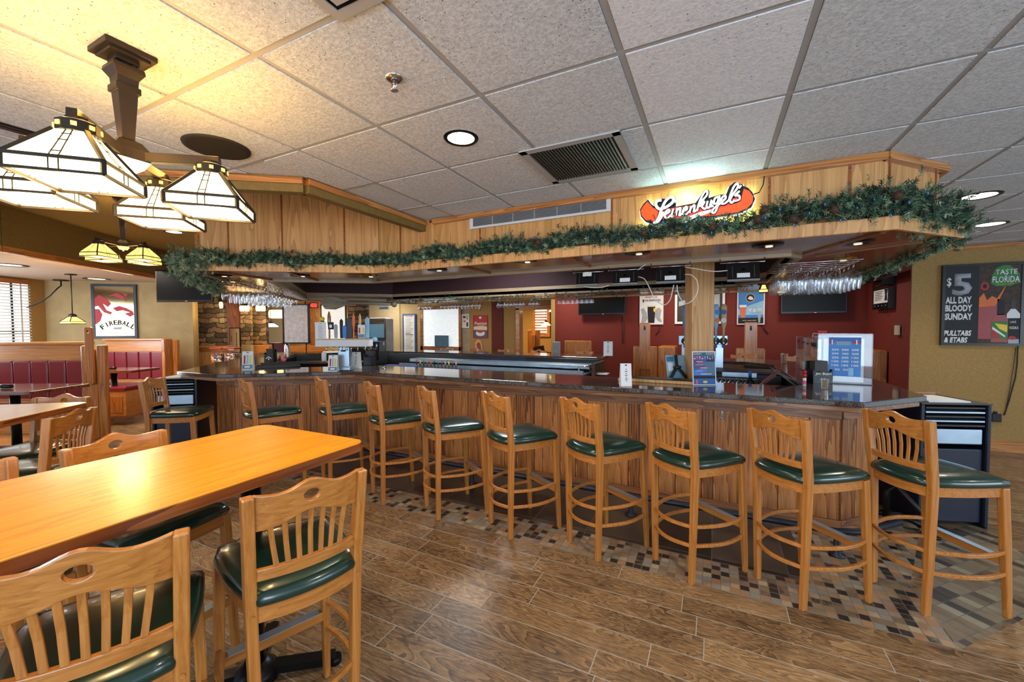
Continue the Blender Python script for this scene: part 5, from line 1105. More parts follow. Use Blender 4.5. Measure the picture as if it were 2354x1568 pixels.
# script drawn as thick strokes
def script(strokes, wd, mat, dy, name):
    m = MB()
    for st in strokes:
        pts = spx(cz(st)); n = len(pts); fine = []
        for i in range(n-1):
            p0 = pts[max(i-1, 0)]; p1 = pts[i]; p2 = pts[i+1]; p3 = pts[min(i+2, n-1)]
            for s in range(4):
                u = s/4; f = lambda a, b, c, d: .5*((2*b) + (-a+c)*u + (2*a-5*b+4*c-d)*u*u + (-a+3*b-3*c+d)*u**3)
                fine.append((f(p0[0], p1[0], p2[0], p3[0]), dy, f(p0[1], p1[1], p2[1], p3[1])))
        fine.append((pts[-1][0], dy, pts[-1][1])); m.ribbon(fine, .004, wd, (0, 1, 0)) if False else m.tube(fine, wd/2, 6)
    return m.build(name, mat, sg)
L_ = [[(480, 480), (400, 500), (380, 570), (440, 640), (560, 610), (680, 520), (690, 440), (620, 440), (540, 520), (470, 680), (430, 800), (380, 880)], [(330, 900), (430, 850), (520, 700)]]
low = [[(540, 740), (620, 690), (610, 650), (560, 690), (540, 780), (590, 800), (650, 750)], [(690, 640), (660, 770), (700, 770)], [(760, 620), (740, 760)], [(750, 680), (810, 620), (820, 650), (800, 760), (850, 720)],
 [(870, 690), (940, 640), (920, 600), (870, 660), (870, 730), (930, 730), (980, 680)], [(1010, 590), (985, 710)], [(1000, 640), (1060, 570), (1075, 600), (1060, 690), (1110, 660)],
 [(1120, 660), (1160, 520), (1230, 370), (1290, 310), (1300, 380), (1220, 480), (1150, 560), (1120, 670)], [(1150, 600), (1250, 500), (1220, 570), (1190, 580), (1250, 640), (1290, 610)],
 [(1310, 500), (1290, 600), (1340, 610), (1380, 480), (1370, 590), (1410, 580)], [(1500, 420), (1440, 450), (1420, 540), (1480, 530), (1520, 400), (1490, 580), (1440, 700), (1390, 700), (1420, 630), (1540, 540)],
 [(1560, 520), (1630, 450), (1620, 400), (1560, 450), (1560, 540), (1620, 540), (1690, 480)], [(1690, 490), (1720, 380), (1780, 240), (1840, 180), (1850, 250), (1760, 380), (1710, 480), (1740, 530), (1790, 480)],
 [(1880, 320), (1800, 400), (1870, 400), (1880, 470), (1780, 500)], [(1910, 220), (1870, 270)]]
script(L_, .032, 'ink', -.001, 'script_outline'); script(low, .026, 'ink', -.001, 'script_outline'); script(L_, .019, 'sign_white', -.016, 'script_capital'); script(low, .0125, 'sign_white', -.014, 'script_letters')
MB().tube([(on(1700, 440, SP).x+.13+.0, .02, .04), (on(1742, 452, SP).x+.14, .03, .07), (on(1752, 420, SP).x+.14, .045, .12), (on(1757, 385, SP).x+.14, .05, .215)], .0035, 6).build('power_cord', 'cord_black', sg)
MB().tube([(on(1590, 452, SP).x+.13, .03, .05), (on(1622, 432, SP).x+.13, .04, .15), (on(1640, 452, SP).x+.13, .03, .07)], .0015, 4).build('hanging_wire', 'chrome', sg)

# ------------------------------------------------------------------ pine garland along the canopy ledge
def garland(name, label, path, thick, dens, mats, seed, droop=0, cones=(), up=.0):
    rnd = random.Random(seed); t = thing(name, label, 'garland', path[0]); o = Vector(path[0]); segs = []
    for i in range(len(path)-1):
        a, b = Vector(path[i]), Vector(path[i+1]); segs.append((a, b, (b-a).length))
    tot = sum(s[2] for s in segs); n = int(tot*dens); mbs = [MB() for _ in mats]; tw = MB()
    for i in range(n):
        x = rnd.random()*tot; 
        for a, b, l in segs:
            if x <= l: break
            x -= l
        p = a + (b-a)*(x/l) - o; th = thick if not callable(thick) else thick((p+o))
        wob = math.sin((p.x+p.y)*9)*.018
        c = p + Vector((rnd.gauss(0, th*.42), rnd.gauss(0, th*.42), rnd.gauss(0, th*.42) + wob))
        d = (Vector((rnd.gauss(0, 1), rnd.gauss(0, 1), rnd.gauss(0, .9))) + (c-p).normalized()*1.2).normalized()
        k = rnd.choices(range(len(mats)), weights=[5, 4, 2][:len(mats)])[0]; m = mbs[k]; L = .028 + rnd.random()*.026
        if rnd.random() < .09: d.z = abs(d.z) + .4; d.normalize(); c = c + d*th*1.0; 
        e = c + d*L; side = d.orthogonal().normalized(); s2 = d.cross(side)
        for j in range(12):
            ph = j*2.4 + rnd.random(); tt = .05 + .95*j/11; base = c + d*L*tt*.8; dirn = (d*.75 + (side*math.cos(ph) + s2*math.sin(ph))*1.0).normalized(); tip = base + dirn*(.017 + rnd.random()*.012)
            w = dirn.cross(d).normalized()*.0028; m.add([base - w, base + w, tip + w*.5, tip - w*.5], [(0, 1, 2, 3)], False)
        if rnd.random() < .22: tw.tube([p + (c-p)*.3, c, e], .0016, 3, False)
    for m, mt in zip(mbs, mats): ob = m.build('needles', mt, t); ob['kind'] = 'stuff'
    tw.tube([Vector(q) - o for q in path], .006, 5); 
    for i in range(int(tot*2.2)):
        x = rnd.random()*tot
        for a, b, l in segs:
            if x <= l: break
            x -= l
        p = a + (b-a)*(x/l) - o; dd = Vector((rnd.gauss(0, .06), -abs(rnd.gauss(0, .05)), -abs(rnd.gauss(0, .08)))); tw.tube([p, p + dd*.6 + Vector((0, 0, .01)), p + dd], .0014, 3, False)
    tw.build('twigs', 'twig', t)
    return t
zg = 2.268
gl = garland('pine_garland', 'thick green pine garland draped along the canopy ledge', [(-4.36, 2.14, zg-.02), (-3.12, 3.09, zg-.01), (-2.2, 3.09, zg-.005), (-1.2, 3.09, zg), (-.4, 3.09, zg-.005), (.3, 3.09, zg+.01), (.80, 3.05, zg+.04)], .052, 1150, ['needle_green', 'needle_dark', 'needle_pale'], 3)
garland('pine_garland', 'bushy right end of the pine garland around the canopy corner', [(.78, 3.08, zg+.02), (.98, 3.16, zg+.03), (1.30, 3.52, zg-.02), (1.42, 3.85, zg-.06)], .095, 1900, ['needle_green', 'needle_dark', 'needle_pale'], 5)
garland('pine_garland', 'thin strand of garland running back along the right canopy side', [(1.40, 3.85, zg-.08), (1.42, 4.8, zg-.1), (1.42, 6.0, zg-.12), (1.42, 6.6, zg-.12)], .055, 560, ['needle_green', 'needle_dark', 'needle_pale'], 6)
garland('pine_garland', 'frosty pale bushy left end of the pine garland in front of the television', [(-4.25, 2.18, zg-.02), (-4.56, 2.08, zg-.05), (-4.86, 2.36, zg-.13), (-5.2, 2.75, zg-.2)], .085, 2000, ['needle_pale', 'needle_green', 'needle_pale'], 8)
garland('pine_garland', 'sparse thin vine of garland along the far canopy edge', [(-5.9, 6.2, 2.11), (-3, 6.25, 2.10), (.4, 6.2, 2.12)], .03, 60, ['needle_dark', 'needle_green'], 9)
m = MB(); rnd = random.Random(2)
for i in range(64):
    u = i/63; x = -.9 + 2.0*u; m.tube([(x, 3.02 + rnd.random()*.02, zg + .05*math.sin(i*1.3)), (x+.034, 3.01, zg + .05*math.sin((i+1)*1.3))], .0022, 4, False)
t = thing('string_lights', 'thin string of small unlit blue lights woven through the right half of the garland', 'string lights', (0, 0, 0)); m.build('wire', 'cord_black', t)
for i in range(26):
    x = -.85 + i*.075; MB().lathe([(.001, -.012), (.005, -.006), (.004, .006)], (x, 3.0, zg + .06*math.sin(i*2.1)), 6, False).build('bulb', 'bulb_blue', t)
for i, (x, z) in enumerate(((.235, .0), (.27, .055), (-.02, -.02), (.62, .01), (.42, -.02), (-.45, -.01), (-1.25, .0), (.9, .05))):
    t = thing('pine_cone', 'small brown pine cone stuck in the garland', 'pine cone', (x, 2.995, zg+z), 0, 'pine cones in the garland'); m = MB(); m.ball((0, 0, 0), .021, 10, (1, 1, 1.25))
    for a in range(14): m.cbox((.02*math.cos(a*2.4), .02*math.sin(a*2.4), -.02 + a*.003), (.014, .01, .004), a*2.4)
    m.build('scales', 'cone_brown', t)
# can lights in the soffit
for i, (px, py, l) in enumerate(((510, 633, 'leftmost round eyeball light under the canopy'), (690, 633, 'eyeball light under the canopy, second from the left'), (848, 634, 'eyeball light under the canopy near the inner bend'), (1005, 620, 'eyeball light under the canopy right of the bend'), (1208, 600, 'eyeball light under the canopy front, middle'), (1465, 581, 'eyeball light under the canopy below the lit sign'), (1765, 563, 'eyeball light under the canopy above the hung tablet near the post'), (1970, 557, 'eyeball light under the canopy near the right corner'), (1937, 596, 'eyeball light beside the right hanging glass rack'), (530, 646, 'eyeball light beside the left hanging flute glasses'))):
    p = pz(px, py, 2.163); t = thing('canopy_downlight', l, 'ceiling light', (p.x, p.y, 2.165), 0, 'eyeball lights in the canopy soffit')
    MB().lathe([(.055, -.012), (.095, -.010), (.1, -.001)], (0, 0, 0), 24, False).build('trim_ring', 'brass' if i in (2, 8, 9) else 'black_metal', t); MB().lathe([(.055, -.011), (.001, -.006)], (0, 0, 0), 20, False).build('eyeball', 'screen_black', t); MB().lathe([(.024, -.013), (.001, -.014)], (.01, .02, 0), 12, False).build('bulb', 'canopy_bulb', t)
# ------------------------------------------------------------------ hanging glasses
PROF = {
 'flute': [(.032, 0), (.033, -.002), (.004, -.006), (.0035, -.075), (.013, -.09), (.023, -.12), (.026, -.16), (.021, -.215)],
 'wine': [(.037, 0), (.038, -.002), (.005, -.007), (.004, -.07), (.015, -.08), (.038, -.10), (.046, -.13), (.043, -.16), (.034, -.195)],
 'big': [(.042, 0), (.043, -.002), (.006, -.007), (.005, -.06), (.018, -.072), (.046, -.095), (.056, -.13), (.053, -.17), (.045, -.215)],
 'short': [(.034, 0), (.035, -.002), (.004, -.007), (.004, -.055), (.02, -.068), (.037, -.095), (.038, -.12), (.03, -.165)],
 'tumbler': [(.022, 0), (.028, -.002), (.007, -.012), (.008, -.03), (.024, -.045), (.030, -.09), (.032, -.13)]}
GM = {}
def hung_glass(kind, x, y, z, label, group):
    if kind not in GM:
        m = MB(); m.lathe(PROF[kind], (0, 0, 0), 14, False); o = m.build('wine_glass' if kind != 'flute' else 'champagne_flute', 'glass'); GM[kind] = o; 
    else: o = GM[kind].copy(); C.objects.link(o)
    o.location = (x, y, z); return tag(o, label, 'glass', group)
def rack(label, pts, z, group):
    t = thing('glass_rack', label, 'glass rack', (0, 0, 0), 0, 'hanging stemware racks')
    for a, b in pts:
        a, b = Vector(a), Vector(b); MB().tube([(a.x, a.y, z+.05), (a.x, a.y, z), (b.x, b.y, z), (b.x, b.y, z+.05)], .003, 6).build('wire_rail', 'chrome', t)
    return t
A0 = Vector((-4.80, 2.62)); av = Vector((-.66, .75)); bv = Vector((.75, .66))
rack('wire rack of hanging flutes under the left end of the canopy', [((A0 + bv*.10*(j-.5)), (A0 + bv*.10*(j-.5) + av*1.25)) for j in range(6)], 2.105, '')
for j in range(5):
    for i in range(9):
        q = A0 + bv*.10*j + av*(.02+.145*i); hung_glass('flute' if (i+j) % 4 else 'wine', q.x, q.y, 2.102, 'clear stemmed glass hanging upside down in the left glass rack', 'glasses in the left hanging rack')
rack('wire rack of hanging wine glasses under the right end of the canopy', [((.46, 4.02+.13*j-.065), (1.0, 4.02+.13*j-.065)) for j in range(6)], 2.10, '')
for j in range(5):
    for i in range(5): hung_glass('big', .51+.112*i, 4.02+.13*j, 2.097, 'clear wine glass hanging upside down in the right glass rack', 'glasses in the right hanging rack')
for px0, px1, n, kd, l in ((964, 990, 4, 'short', 'left of the far window'), (1016, 1102, 12, 'short', 'above the frosted window'), (1146, 1204, 9, 'short', 'in front of the doorway'), (1219, 1236, 3, 'short', 'at the right of the doorway'), (1286, 1362, 15, 'tumbler', 'in front of the red wall')):
    a = on(px0, 680, ((0, 6.55), 0)); b = on(px1, 680, ((0, 6.55), 0)); 
    rack('far hanging glass rack ' + l, [((a.x-.04, 6.50), (b.x+.04, 6.50)), ((a.x-.04, 6.60), (b.x+.04, 6.60))], 2.12, '')
    for i in range(n): hung_glass(kd, a.x + (b.x-a.x)*i/(n-1), 6.55 + (.03 if i % 2 else -.03)*(kd == 'tumbler'), 2.118, 'clear glass hanging upside down in the far rack ' + l, 'far glasses ' + l)

# ------------------------------------------------------------------ ad tablets hung from the inner rim
def tablet(px, py, y, w, h, label, lab_up=False):
    c = on(px, py, ((0, y), 0)); t = thing('hung_tablet', label, 'tablet', c, D(6), 'tablets hung from the canopy rim'); t.rotation_euler = (D(-14), 0, D(6))
    B('back_shell', 'black_plastic', t, -w/2, w/2, -.012, .012, -h/2, h/2, .004); B('lower_lip', 'silver_grey', t, -w/2, w/2, -.02, .014, -h/2-.006, -h/2)
    for s in (-1, 1): B('strap', 'grey_dark', t, s*w*.34-.004, s*w*.34+.004, -.016, -.012, -h*.38, h*.3); MB().ball((s*w*.34, -.014, h*.34), .005, 8).build('knob', 'black_metal', t)
    z = .32 if lab_up else -.25; B('paper_label', 'paper', t, -w*.2, w*.2, -.0145, -.012, h*z-.018, h*z+.018); B('vent', 'screen_black', t, -.012, .012, -.014, -.012, 0, .02)
    MB().tube([(-w*.7, .02, h/2+.045), (-w*.7, .02, h/2+.012), (w*.7, .02, h/2+.012), (w*.7, .02, h/2+.045)], .005, 6).build('hanging_bracket', 'chrome', t)
tablet(1350, 641, 3.66, .20, .118, 'black tablet back hung from the canopy rim, leftmost of four', True)
tablet(1437, 637, 3.66, .215, .125, 'black tablet back hung from the canopy rim, second from the left')
tablet(1541, 631, 3.66, .22, .135, 'black tablet back hung from the canopy rim, just left of the oak post')
tablet(1708, 624, 3.72, .225, .145, 'black tablet back hung from the canopy rim, right of the oak post')
def cable(label, pix, y, r=.004, mat='cord_white'):
    pts = [on(a, b, ((0, y), 0)) for a, b in pix]; t = thing('hanging_cable', label, 'cable', pts[0], 0, 'white cables of the hung tablets')
    fine = []
    for i in range(len(pts)-1):
        p0, p1, p2, p3 = pts[max(i-1, 0)], pts[i], pts[i+1], pts[min(i+2, len(pts)-1)]
        for s in range(4):
            u = s/4; fine.append(.5*((2*p1) + (p2-p0)*u + (2*p0-5*p1+4*p2-p3)*u*u + (p3-p0+3*(p1-p2))*u**3) - pts[0])
    fine.append(pts[-1]-pts[0]); MB().tube(fine, r, 6).build('cable', mat, t)
cable('white cable looping down from the second tablet to the third', [(1466, 636), (1482, 642), (1494, 664), (1506, 688), (1526, 701), (1540, 690), (1546, 668), (1549, 655)], 3.7)
cable('white cable looping under the third tablet across the oak post', [(1556, 655), (1560, 678), (1574, 697), (1590, 692), (1604, 670), (1602, 645), (1588, 632), (1574, 631)], 3.7)
cable('white cable running level from the third to the fourth tablet', [(1574, 614), (1600, 618), (1640, 624), (1672, 622)], 3.7)
cable('short white cable between the first and second tablets', [(1325, 650), (1350, 660), (1380, 661), (1400, 656)], 3.7)
cable('short white cable stub above the second tablet', [(1464, 624), (1472, 616), (1484, 608)], 3.7)

# ------------------------------------------------------------------ things on the near counter
ZB = 1.071
def at(px, py): p = pz(px, py, ZB); return Vector((p.x, p.y, ZB))
VR = -YAW
menu_stand(at(1438, 887), VR, 'white folded menu card with a dark tree-like print, left of the black drip tray', .095, .20)
menu_stand(at(820, 846), VR-.1, 'grey-white folded menu card right of the tap tower', .11, .21)
menu_stand(at(571, 850), VR+.2, 'clear stand with three drink pictures on the left wing of the bar', .125, .235, 'drinks')
menu_stand(at(767, 854), VR, 'clear stand with three drink pictures left of the tap tower column', .11, .20, 'drinks')
# drip tray strip
c = at(1505, 880); t = thing('drip_tray', 'long black serving mat with a light wood edge on the bar', 'tray', (c.x, c.y+.04, ZB), -.02)
B('mat', 'black_plastic', t, -.34, .34, -.03, .12, .0, .035, .006); B('wood_edge', 'oak_panel', t, -.34, .34, -.05, -.031, 0, .028, .003)
# tablet on an arm stand
c = at(1550, 873); t = thing('payment_tablet', 'light blue backed payment tablet on a black arm stand beside the post', 'tablet', (c.x+.02, c.y+.10, ZB), VR+.1); t.rotation_euler = (D(-12), 0, VR+.1)
B('back_shell', 'light_blue', t, -.10, .10, 0, .012, .0, .24, .004); B('paper_label', 'paper', t, -.085, -.035, -.003, 0, .08, .16); B('panel', 'slate_blue', t, -.095, -.02, -.002, 0, .175, .225)
m = MB(); m.bar((0, -.012, .12), (0, -.012, .24), .03, .012, (0, 1, 0)); m.bar((0, -.014, .12), (-.085, -.03, .0), .032, .016, (0, 1, 0)); m.bar((0, -.014, .12), (.085, -.03, .0), .032, .016, (0, 1, 0)); m.lathe([(.04, -.01), (.04, .01)], (0, -.018, .115), 12); m.build('arm_stand', 'black_plastic', t, .003)
# party poster
c = at(1620, 886); t = thing('party_poster', 'blue and pink Sunday party poster standing before the oak post', 'poster', (c.x, c.y, ZB), VR-.05); t.rotation_euler = (D(-6), 0, VR-.05)
w, h = .205, .305; MB().box(-w/2, w/2, 0, .004, 0, h).box(-w/2, w/2, 0, .09, 0, .004).build('clear_stand', 'paper', t); t2 = t
def PP(mat, x0, y0, x1, y1, lay=1): flat(mat, t, [((a-.5)*w, (1-b)*h) for a, b in R(x0, y0, x1, y1)], -.0012*lay, 'print', .0008)
PP('leaflet_blue', .04, .03, .96, .97, 1); PP('violet', .04, .14, .5, .5, 2); PP('slate_blue', .5, .32, .96, .7, 2); PP('sky_blue', .06, .55, .6, .7, 3); PP('ink', .04, .72, .96, .8, 2); PP('navy_plastic', .6, .15, .96, .3, 2)
rnd = random.Random(4)
for i in range(16): x = .07 + .11*(i % 8); y = .155+.05*(i//8); PP('pink' if i % 3 == 0 else ('light_blue' if i % 3 == 1 else 'paper'), x, y, x+.06, y+.03, 3)
for i in range(9): x = .1 + rnd.random()*.3; y = .30+.045*i; PP(['paper', 'pink', 'light_blue', 'leaflet_red'][i % 4], x, y, x+.25+rnd.random()*.25, y+.016, 4)
PP('pink', .12, .84, .2, .96, 3); flat('leaflet_yellow', t, [((a-.5)*w, (1-b)*h) for a, b in circ(.52, .9, .1, .035)], -.005, 'print', .0008); flat('green_paint', t, [((a-.5)*w, (1-b)*h) for a, b in circ(.5, .08, .04, .04)], -.005, 'print', .0008)
text('SUNDAY', 'leaflet_yellow', t, -.27*w, .925*h, .36*w, .07*h, y=-.004, bold=.02); text('FUNDAY', 'leaflet_yellow', t, .27*w, .925*h, .36*w, .07*h, y=-.004, bold=.02)
# bingo display box: acrylic with a blue number poster
a = at(1880, 880); b = at(2003, 886); d = b - a; rz = math.atan2(d.y, d.x); W = d.length
t = thing('pull_tab_box', 'large clear acrylic box with a blue number poster, right end of bar', 'display box', a, rz); H = .45; Dp = .30
B('front_pane', 'acrylic', t, 0, W, 0, .006, 0, H); B('side_pane', 'acrylic', t, -.006, 0, 0, Dp, 0, H); B('side_pane', 'acrylic', t, W, W+.006, 0, Dp, 0, H); B('top_pane', 'acrylic', t, 0, W, .0, Dp, H, H+.006); B('base', 'black_plastic', t, -.01, W+.01, -.01, Dp+.01, 0, .006)
for x in (W*.3, W*.62): B('inner_divider', 'acrylic', t, x, x+.005, .02, Dp-.02, .01, H-.02)
B('back_sheet', 'silver_grey', t, .01, W-.01, Dp-.02, Dp-.01, .01, H-.02); B('backing_sheet', 'paper', t, W*.10, W*.86, .008, .012, .02, H-.04)
ox, ow, oz, oh = W*.20, W*.60, .07, H*.78
def BP(mat, x0, y0, x1, y1, lay=1): MB().box(ox+x0*ow, ox+x1*ow, -.0012*lay-.001, -.0012*lay, oz+(1-y1)*oh, oz+(1-y0)*oh).build('print', mat, t)
BP('sky_blue', 0, 0, 1, 1, 1); BP('leaflet_blue', 0, 0, 1, .10, 2); BP('leaflet_red', 0, .10, .16, .15, 3); BP('leaflet_red', .72, .10, 1, .15, 3); BP('slate_blue', .22, .10, .68, .2, 3)
for x in (.1, .86): BP('paper', x-.02, .06, x+.02, .18, 4)
rows = [('599', '500', '500'), ('399', '400', '300'), ('200', '200', '100'), ('100', '100', '100'), ('100', '100', '100')]
for r, row_ in enumerate(rows):
    for c_, s in enumerate(row_): text(s, 'paper', t, ox + ow*(.2+.31*c_), oz + oh*(.68-.1*r), ow*.22, oh*.055, y=-.004, bold=.03)
text('50  50', 'paper', t, ox+ow*.4, oz+oh*.17, ow*.42, oh*.05, y=-.004, bold=.03); BP('light_blue', .62, .78, .78, .98, 2)
m = MB(); rnd = random.Random(9)
for i in range(9): MB().box(.02 + rnd.random()*.1 - .0, .07 + rnd.random()*.14, .06+.02*i, .065+.02*i, .01, .08 + rnd.random()*.16).build('ticket_stack', ['paper', 'tomato', 'leaflet_yellow', 'light_blue', 'silver_grey'][i % 5], t)
for i in range(6): MB().box(-.0145, -.006, .03+.05*i, .05+.05*i, H*.72, H*.72+.04).build('hinge_peg', 'grey_dark', t)
B('price_sticker', 'leaflet_red', t, .02, .09, .18, .2, H+.006, H+.03)
# box of shelves left of it (open display wing)
p0 = at(1830, 846); q = Vector((a.x, a.y, ZB)); d2 = q - p0; t = thing('acrylic_side_rack', 'clear acrylic ticket rack standing left of the blue number poster', 'display box', p0, math.atan2(d2.y, d2.x)); W2 = d2.length*.96
B('front_pane', 'acrylic', t, 0, W2, 0, .006, 0, .40); B('back_pane', 'acrylic', t, 0, W2, .12, .126, 0, .42); B('edge_strip', 'silver_grey', t, -.003, .003, -.004, .0, 0, .40); B('edge_strip', 'silver_grey', t, 0, W2, -.004, 0, .396, .402); B('edge_strip', 'silver_grey', t, 0, W2, -.004, 0, .2, .204); B('edge_strip', 'silver_grey', t, W2*.5-.002, W2*.5+.002, -.004, 0, 0, .4)  # silver strips are edge highlights of the clear acrylic, modelled as thin bars
for i in range(5): B('divider', 'acrylic', t, W2*i/4-.003, W2*i/4+.003, 0, .12, 0, .40)
for i in range(4): B('tickets', ['paper', 'leaflet_yellow', 'silver_grey', 'light_blue'][i], t, W2*(i+.2)/4, W2*(i+.75)/4, .03, .10, .01, .08); B('tickets', ['silver_grey', 'beer', 'violet', 'tomato'][i], t, W2*(i+.25)/4, W2*(i+.6)/4, .05, .06, .10, .19); B('knob', 'grey_dark', t, W2*(i+.45)/4, W2*(i+.55)/4, -.012, 0, .33, .35)
# dauber, caddy, toothpick glass
t = thing('bingo_dauber', 'tall red topped ink dauber standing at the front edge of the bar', 'marker', at(1849, 888)); MB().lathe([(.014, 0), (.014, .07), (.012, .075)], (0, 0, 0), 14).build('bottle', 'paper', t); MB().lathe([(.0145, .02), (.0145, .05)], (0, 0, 0), 14, False).build('label_band', 'pink', t); MB().lathe([(.0155, .075), (.017, .1), (.011, .112)], (0, 0, 0), 14).build('cap', 'leaflet_red', t); MB().ball((0, 0, .125), .017, 14).build('cap_ball', 'leaflet_red', t)
c = at(1895, 884); t = thing('napkin_caddy', 'black whiskey napkin and straw caddy with white lettering on the right of the bar', 'caddy', (c.x, c.y+.05, ZB), VR-.1)
m = MB(); m.extrude([(-.085, 0, 0), (.075, 0, 0), (.085, 0, .13), (.06, 0, .105), (.0, 0, .115), (-.06, 0, .105), (-.085, 0, .13)], (0, .008, 0)); m.box(-.085, -.078, 0, .12, 0, .13).box(.075, .083, 0, .12, 0, .13).box(-.085, .08, .11, .12, 0, .20).box(-.085, .08, 0, .12, 0, .008); m.build('body', 'black_plastic', t, .002)
B('napkin_stack', 'grey_dark', t, -.06, .05, .02, .1, .01, .205); text('Jim Beam', 'paper', t, 0, .088, .14, .03, y=-.003, bold=.02, shear=.2)
MB().tube([(.09, .05, .1), (.115, .045, .20)], .007, 6).tube([(.095, .07, .1), (.125, .065, .19)], .006, 6).build('straws', 'black_plastic', t)
def jar(label, loc, r=.03, h=.085, picks=True):
    t = thing('toothpick_glass', label, 'glass', loc); MB().lathe([(r*.72, 0), (r*.75, .006), (r, h)], (0, 0, 0), 18, False).lathe([(r*.72, .004), (.001, .003)], (0, 0, 0), 18, False).build('glass_cup', 'glass', t)
    m = MB(); rn = random.Random(3)
    for i in range(36): a_ = rn.random()*6.28; q = rn.random()**.5*r*.75; m.tube([(q*.7*math.cos(a_), q*.7*math.sin(a_), .008), (q*math.cos(a_), q*math.sin(a_), h*(.85+rn.random()*.15))], .0013, 4, False)
    m.build('toothpicks', 'tan', t); return t
jar('small glass packed with toothpicks in front of the black whiskey caddy', at(1896, 895)); 
p = pz(1803, 836, 1.071); jar('small glass of straws on the far counter, left of the acrylic box', (p.x, p.y-.0, 1.071), .05, .14)
# salt shaker, caddies and bottles on the left wing
t = thing('salt_shaker', 'small glass and chrome shaker standing alone right of the tap tower', 'shaker', at(882, 858)); MB().lathe([(.018, 0), (.021, .03), (.016, .055)], (0, 0, 0), 12).build('glass_body', 'glass', t); MB().lathe([(.016, .055), (.017, .07), (.006, .08)], (0, 0, 0), 12).build('chrome_cap', 'chrome', t)
for px, py, l, k in ((618, 833, 'black condiment caddy with a white crest print, right of the left drink menu', 1), (847, 840, 'black napkin caddy right of the grey menu card', 0)):
    c = at(px, py); t = thing('napkin_caddy', l, 'caddy', c, VR); m = MB(); m.box(-.07, .07, 0, .008, 0, .12).box(-.07, -.062, 0, .1, 0, .15).box(.062, .07, 0, .1, 0, .15).box(-.07, .07, .09, .1, 0, .2).box(-.07, .07, 0, .1, 0, .008); m.build('body', 'black_plastic', t, .002); B('napkin_stack', 'grey_dark' if k else 'paper', t, -.05, .05, .02, .08, .01, .21 if k else .03)
    if k: flat('paper', t, [(x*.05, .06+z*.05) for x, z in ((-1, 0), (0, .7), (1, 0), (.7, -.1), (0, .4), (-.7, -.1))], -.002, 'print'); flat('paper', t, circ(0, .05, .012, .014), -.002, 'print')
for i, (px, py, r, h, mt, l) in enumerate(((636, 830, .022, .11, 'tan', 'tan sauce bottle'), (643, 829, .02, .09, 'tomato', 'red sauce bottle'), (650, 830, .022, .07, 'light_blue', 'pale blue sugar packet cup'), (656, 826, .024, .1, 'beer', 'orange capped bottle'))):
    p = at(px, py); t = thing('sauce_bottle', l + ' in the group behind the left service mats', 'bottle', p, 0, 'condiments on the left wing'); MB().lathe([(r, 0), (r, h*.65), (r*.4, h*.8), (r*.4, h)], (0, 0, 0), 12).build('bottle_body', mt, t); MB().lathe([(r*.45, h), (r*.45, h*1.08)], (0, 0, 0), 10).build('cap', 'paper', t)
t = thing('napkin_tower', 'tall curved chrome napkin dispenser on the left wing of the bar', 'dispenser', at(658, 822), VR); MB().extrude([(-.035, 0, 0), (.045, 0, 0), (.04, 0, .12), (.02, 0, .22), (-.01, 0, .25), (-.03, 0, .2), (-.038, 0, .1)], (0, .08, 0)).build('body', 'chrome', t, .006); B('napkins', 'paper', t, -.02, .02, -.004, 0, .03, .16)
t = thing('sugar_bowl', 'small pink sugar packet holder beside the chrome dispenser', 'bowl', at(652, 832)); MB().lathe([(.025, 0), (.04, .05)], (0, 0, 0), 12).build('bowl', 'pink', t)
for px, py, l in ((625, 846, 'long black service mat tray on the left wing, nearer one'), (655, 838, 'long black service mat tray on the left wing, farther one')):
    p = at(px, py); t = thing('service_tray', l, 'tray', p, VR + .62); B('tray_base', 'black_plastic', t, -.30, .34, 0, .13, 0, .018, .004); B('rim', 'grey_dark', t, -.30, .34, -.008, 0, 0, .03, .002); B('rim', 'grey_dark', t, -.30, .34, .13, .138, 0, .03, .002)
# tap tower
c = at(790, 852); t = thing('beer_tap_tower', 'white topped beer tap tower with a row of handles, left of bar', 'beer tap tower', c, VR)
B('column', 'steel', t, -.07, .07, 0, .10, .03, .30, .01); B('foot', 'steel', t, -.085, .085, -.02, .12, 0, .05, .01); B('column_badge', 'ink', t, -.03, .03, -.004, 0, .235, .255); B('header', 'white_paint', t, -.34, .33, -.02, .12, .295, .385, .008); B('header_cap', 'tan', t, -.345, .335, -.03, .13, .385, .392)
def handle(x, h, mat, r, label, kind='round'):
    o = None
    if kind == 'round': o = MB().lathe([(r*.35, .392), (r*.5, .42), (r*.45, .392+h*.35), (r, .392+h*.6), (r*.9, .392+h*.85), (r*.3, .392+h)], (x, .03, 0), 12).build('tap_handle', mat, t)
    elif kind == 'paddle': o = MB().extrude([(x-r, .02, .40), (x+r, .02, .40), (x+r*1.2, .02, .392+h*.9), (x, .02, .392+h), (x-r*1.2, .02, .392+h*.9)], (0, .02, 0)).build('tap_handle', mat, t, .004)
    o['label'] = label; MB().tube([(x, .0, .30), (x, -.05, .29), (x, -.055, .25)], .008, 8).build('spout', 'chrome', t); return o
handle(-.18, .34, 'oak_gloss', .022, 'brown turned tap handle'); B('tap_badge', 'ink', t, -.185, -.125, .005, .03, .51, .60); flat('paper', t, circ(-.152, .55, .018, .022), .003, 'print')
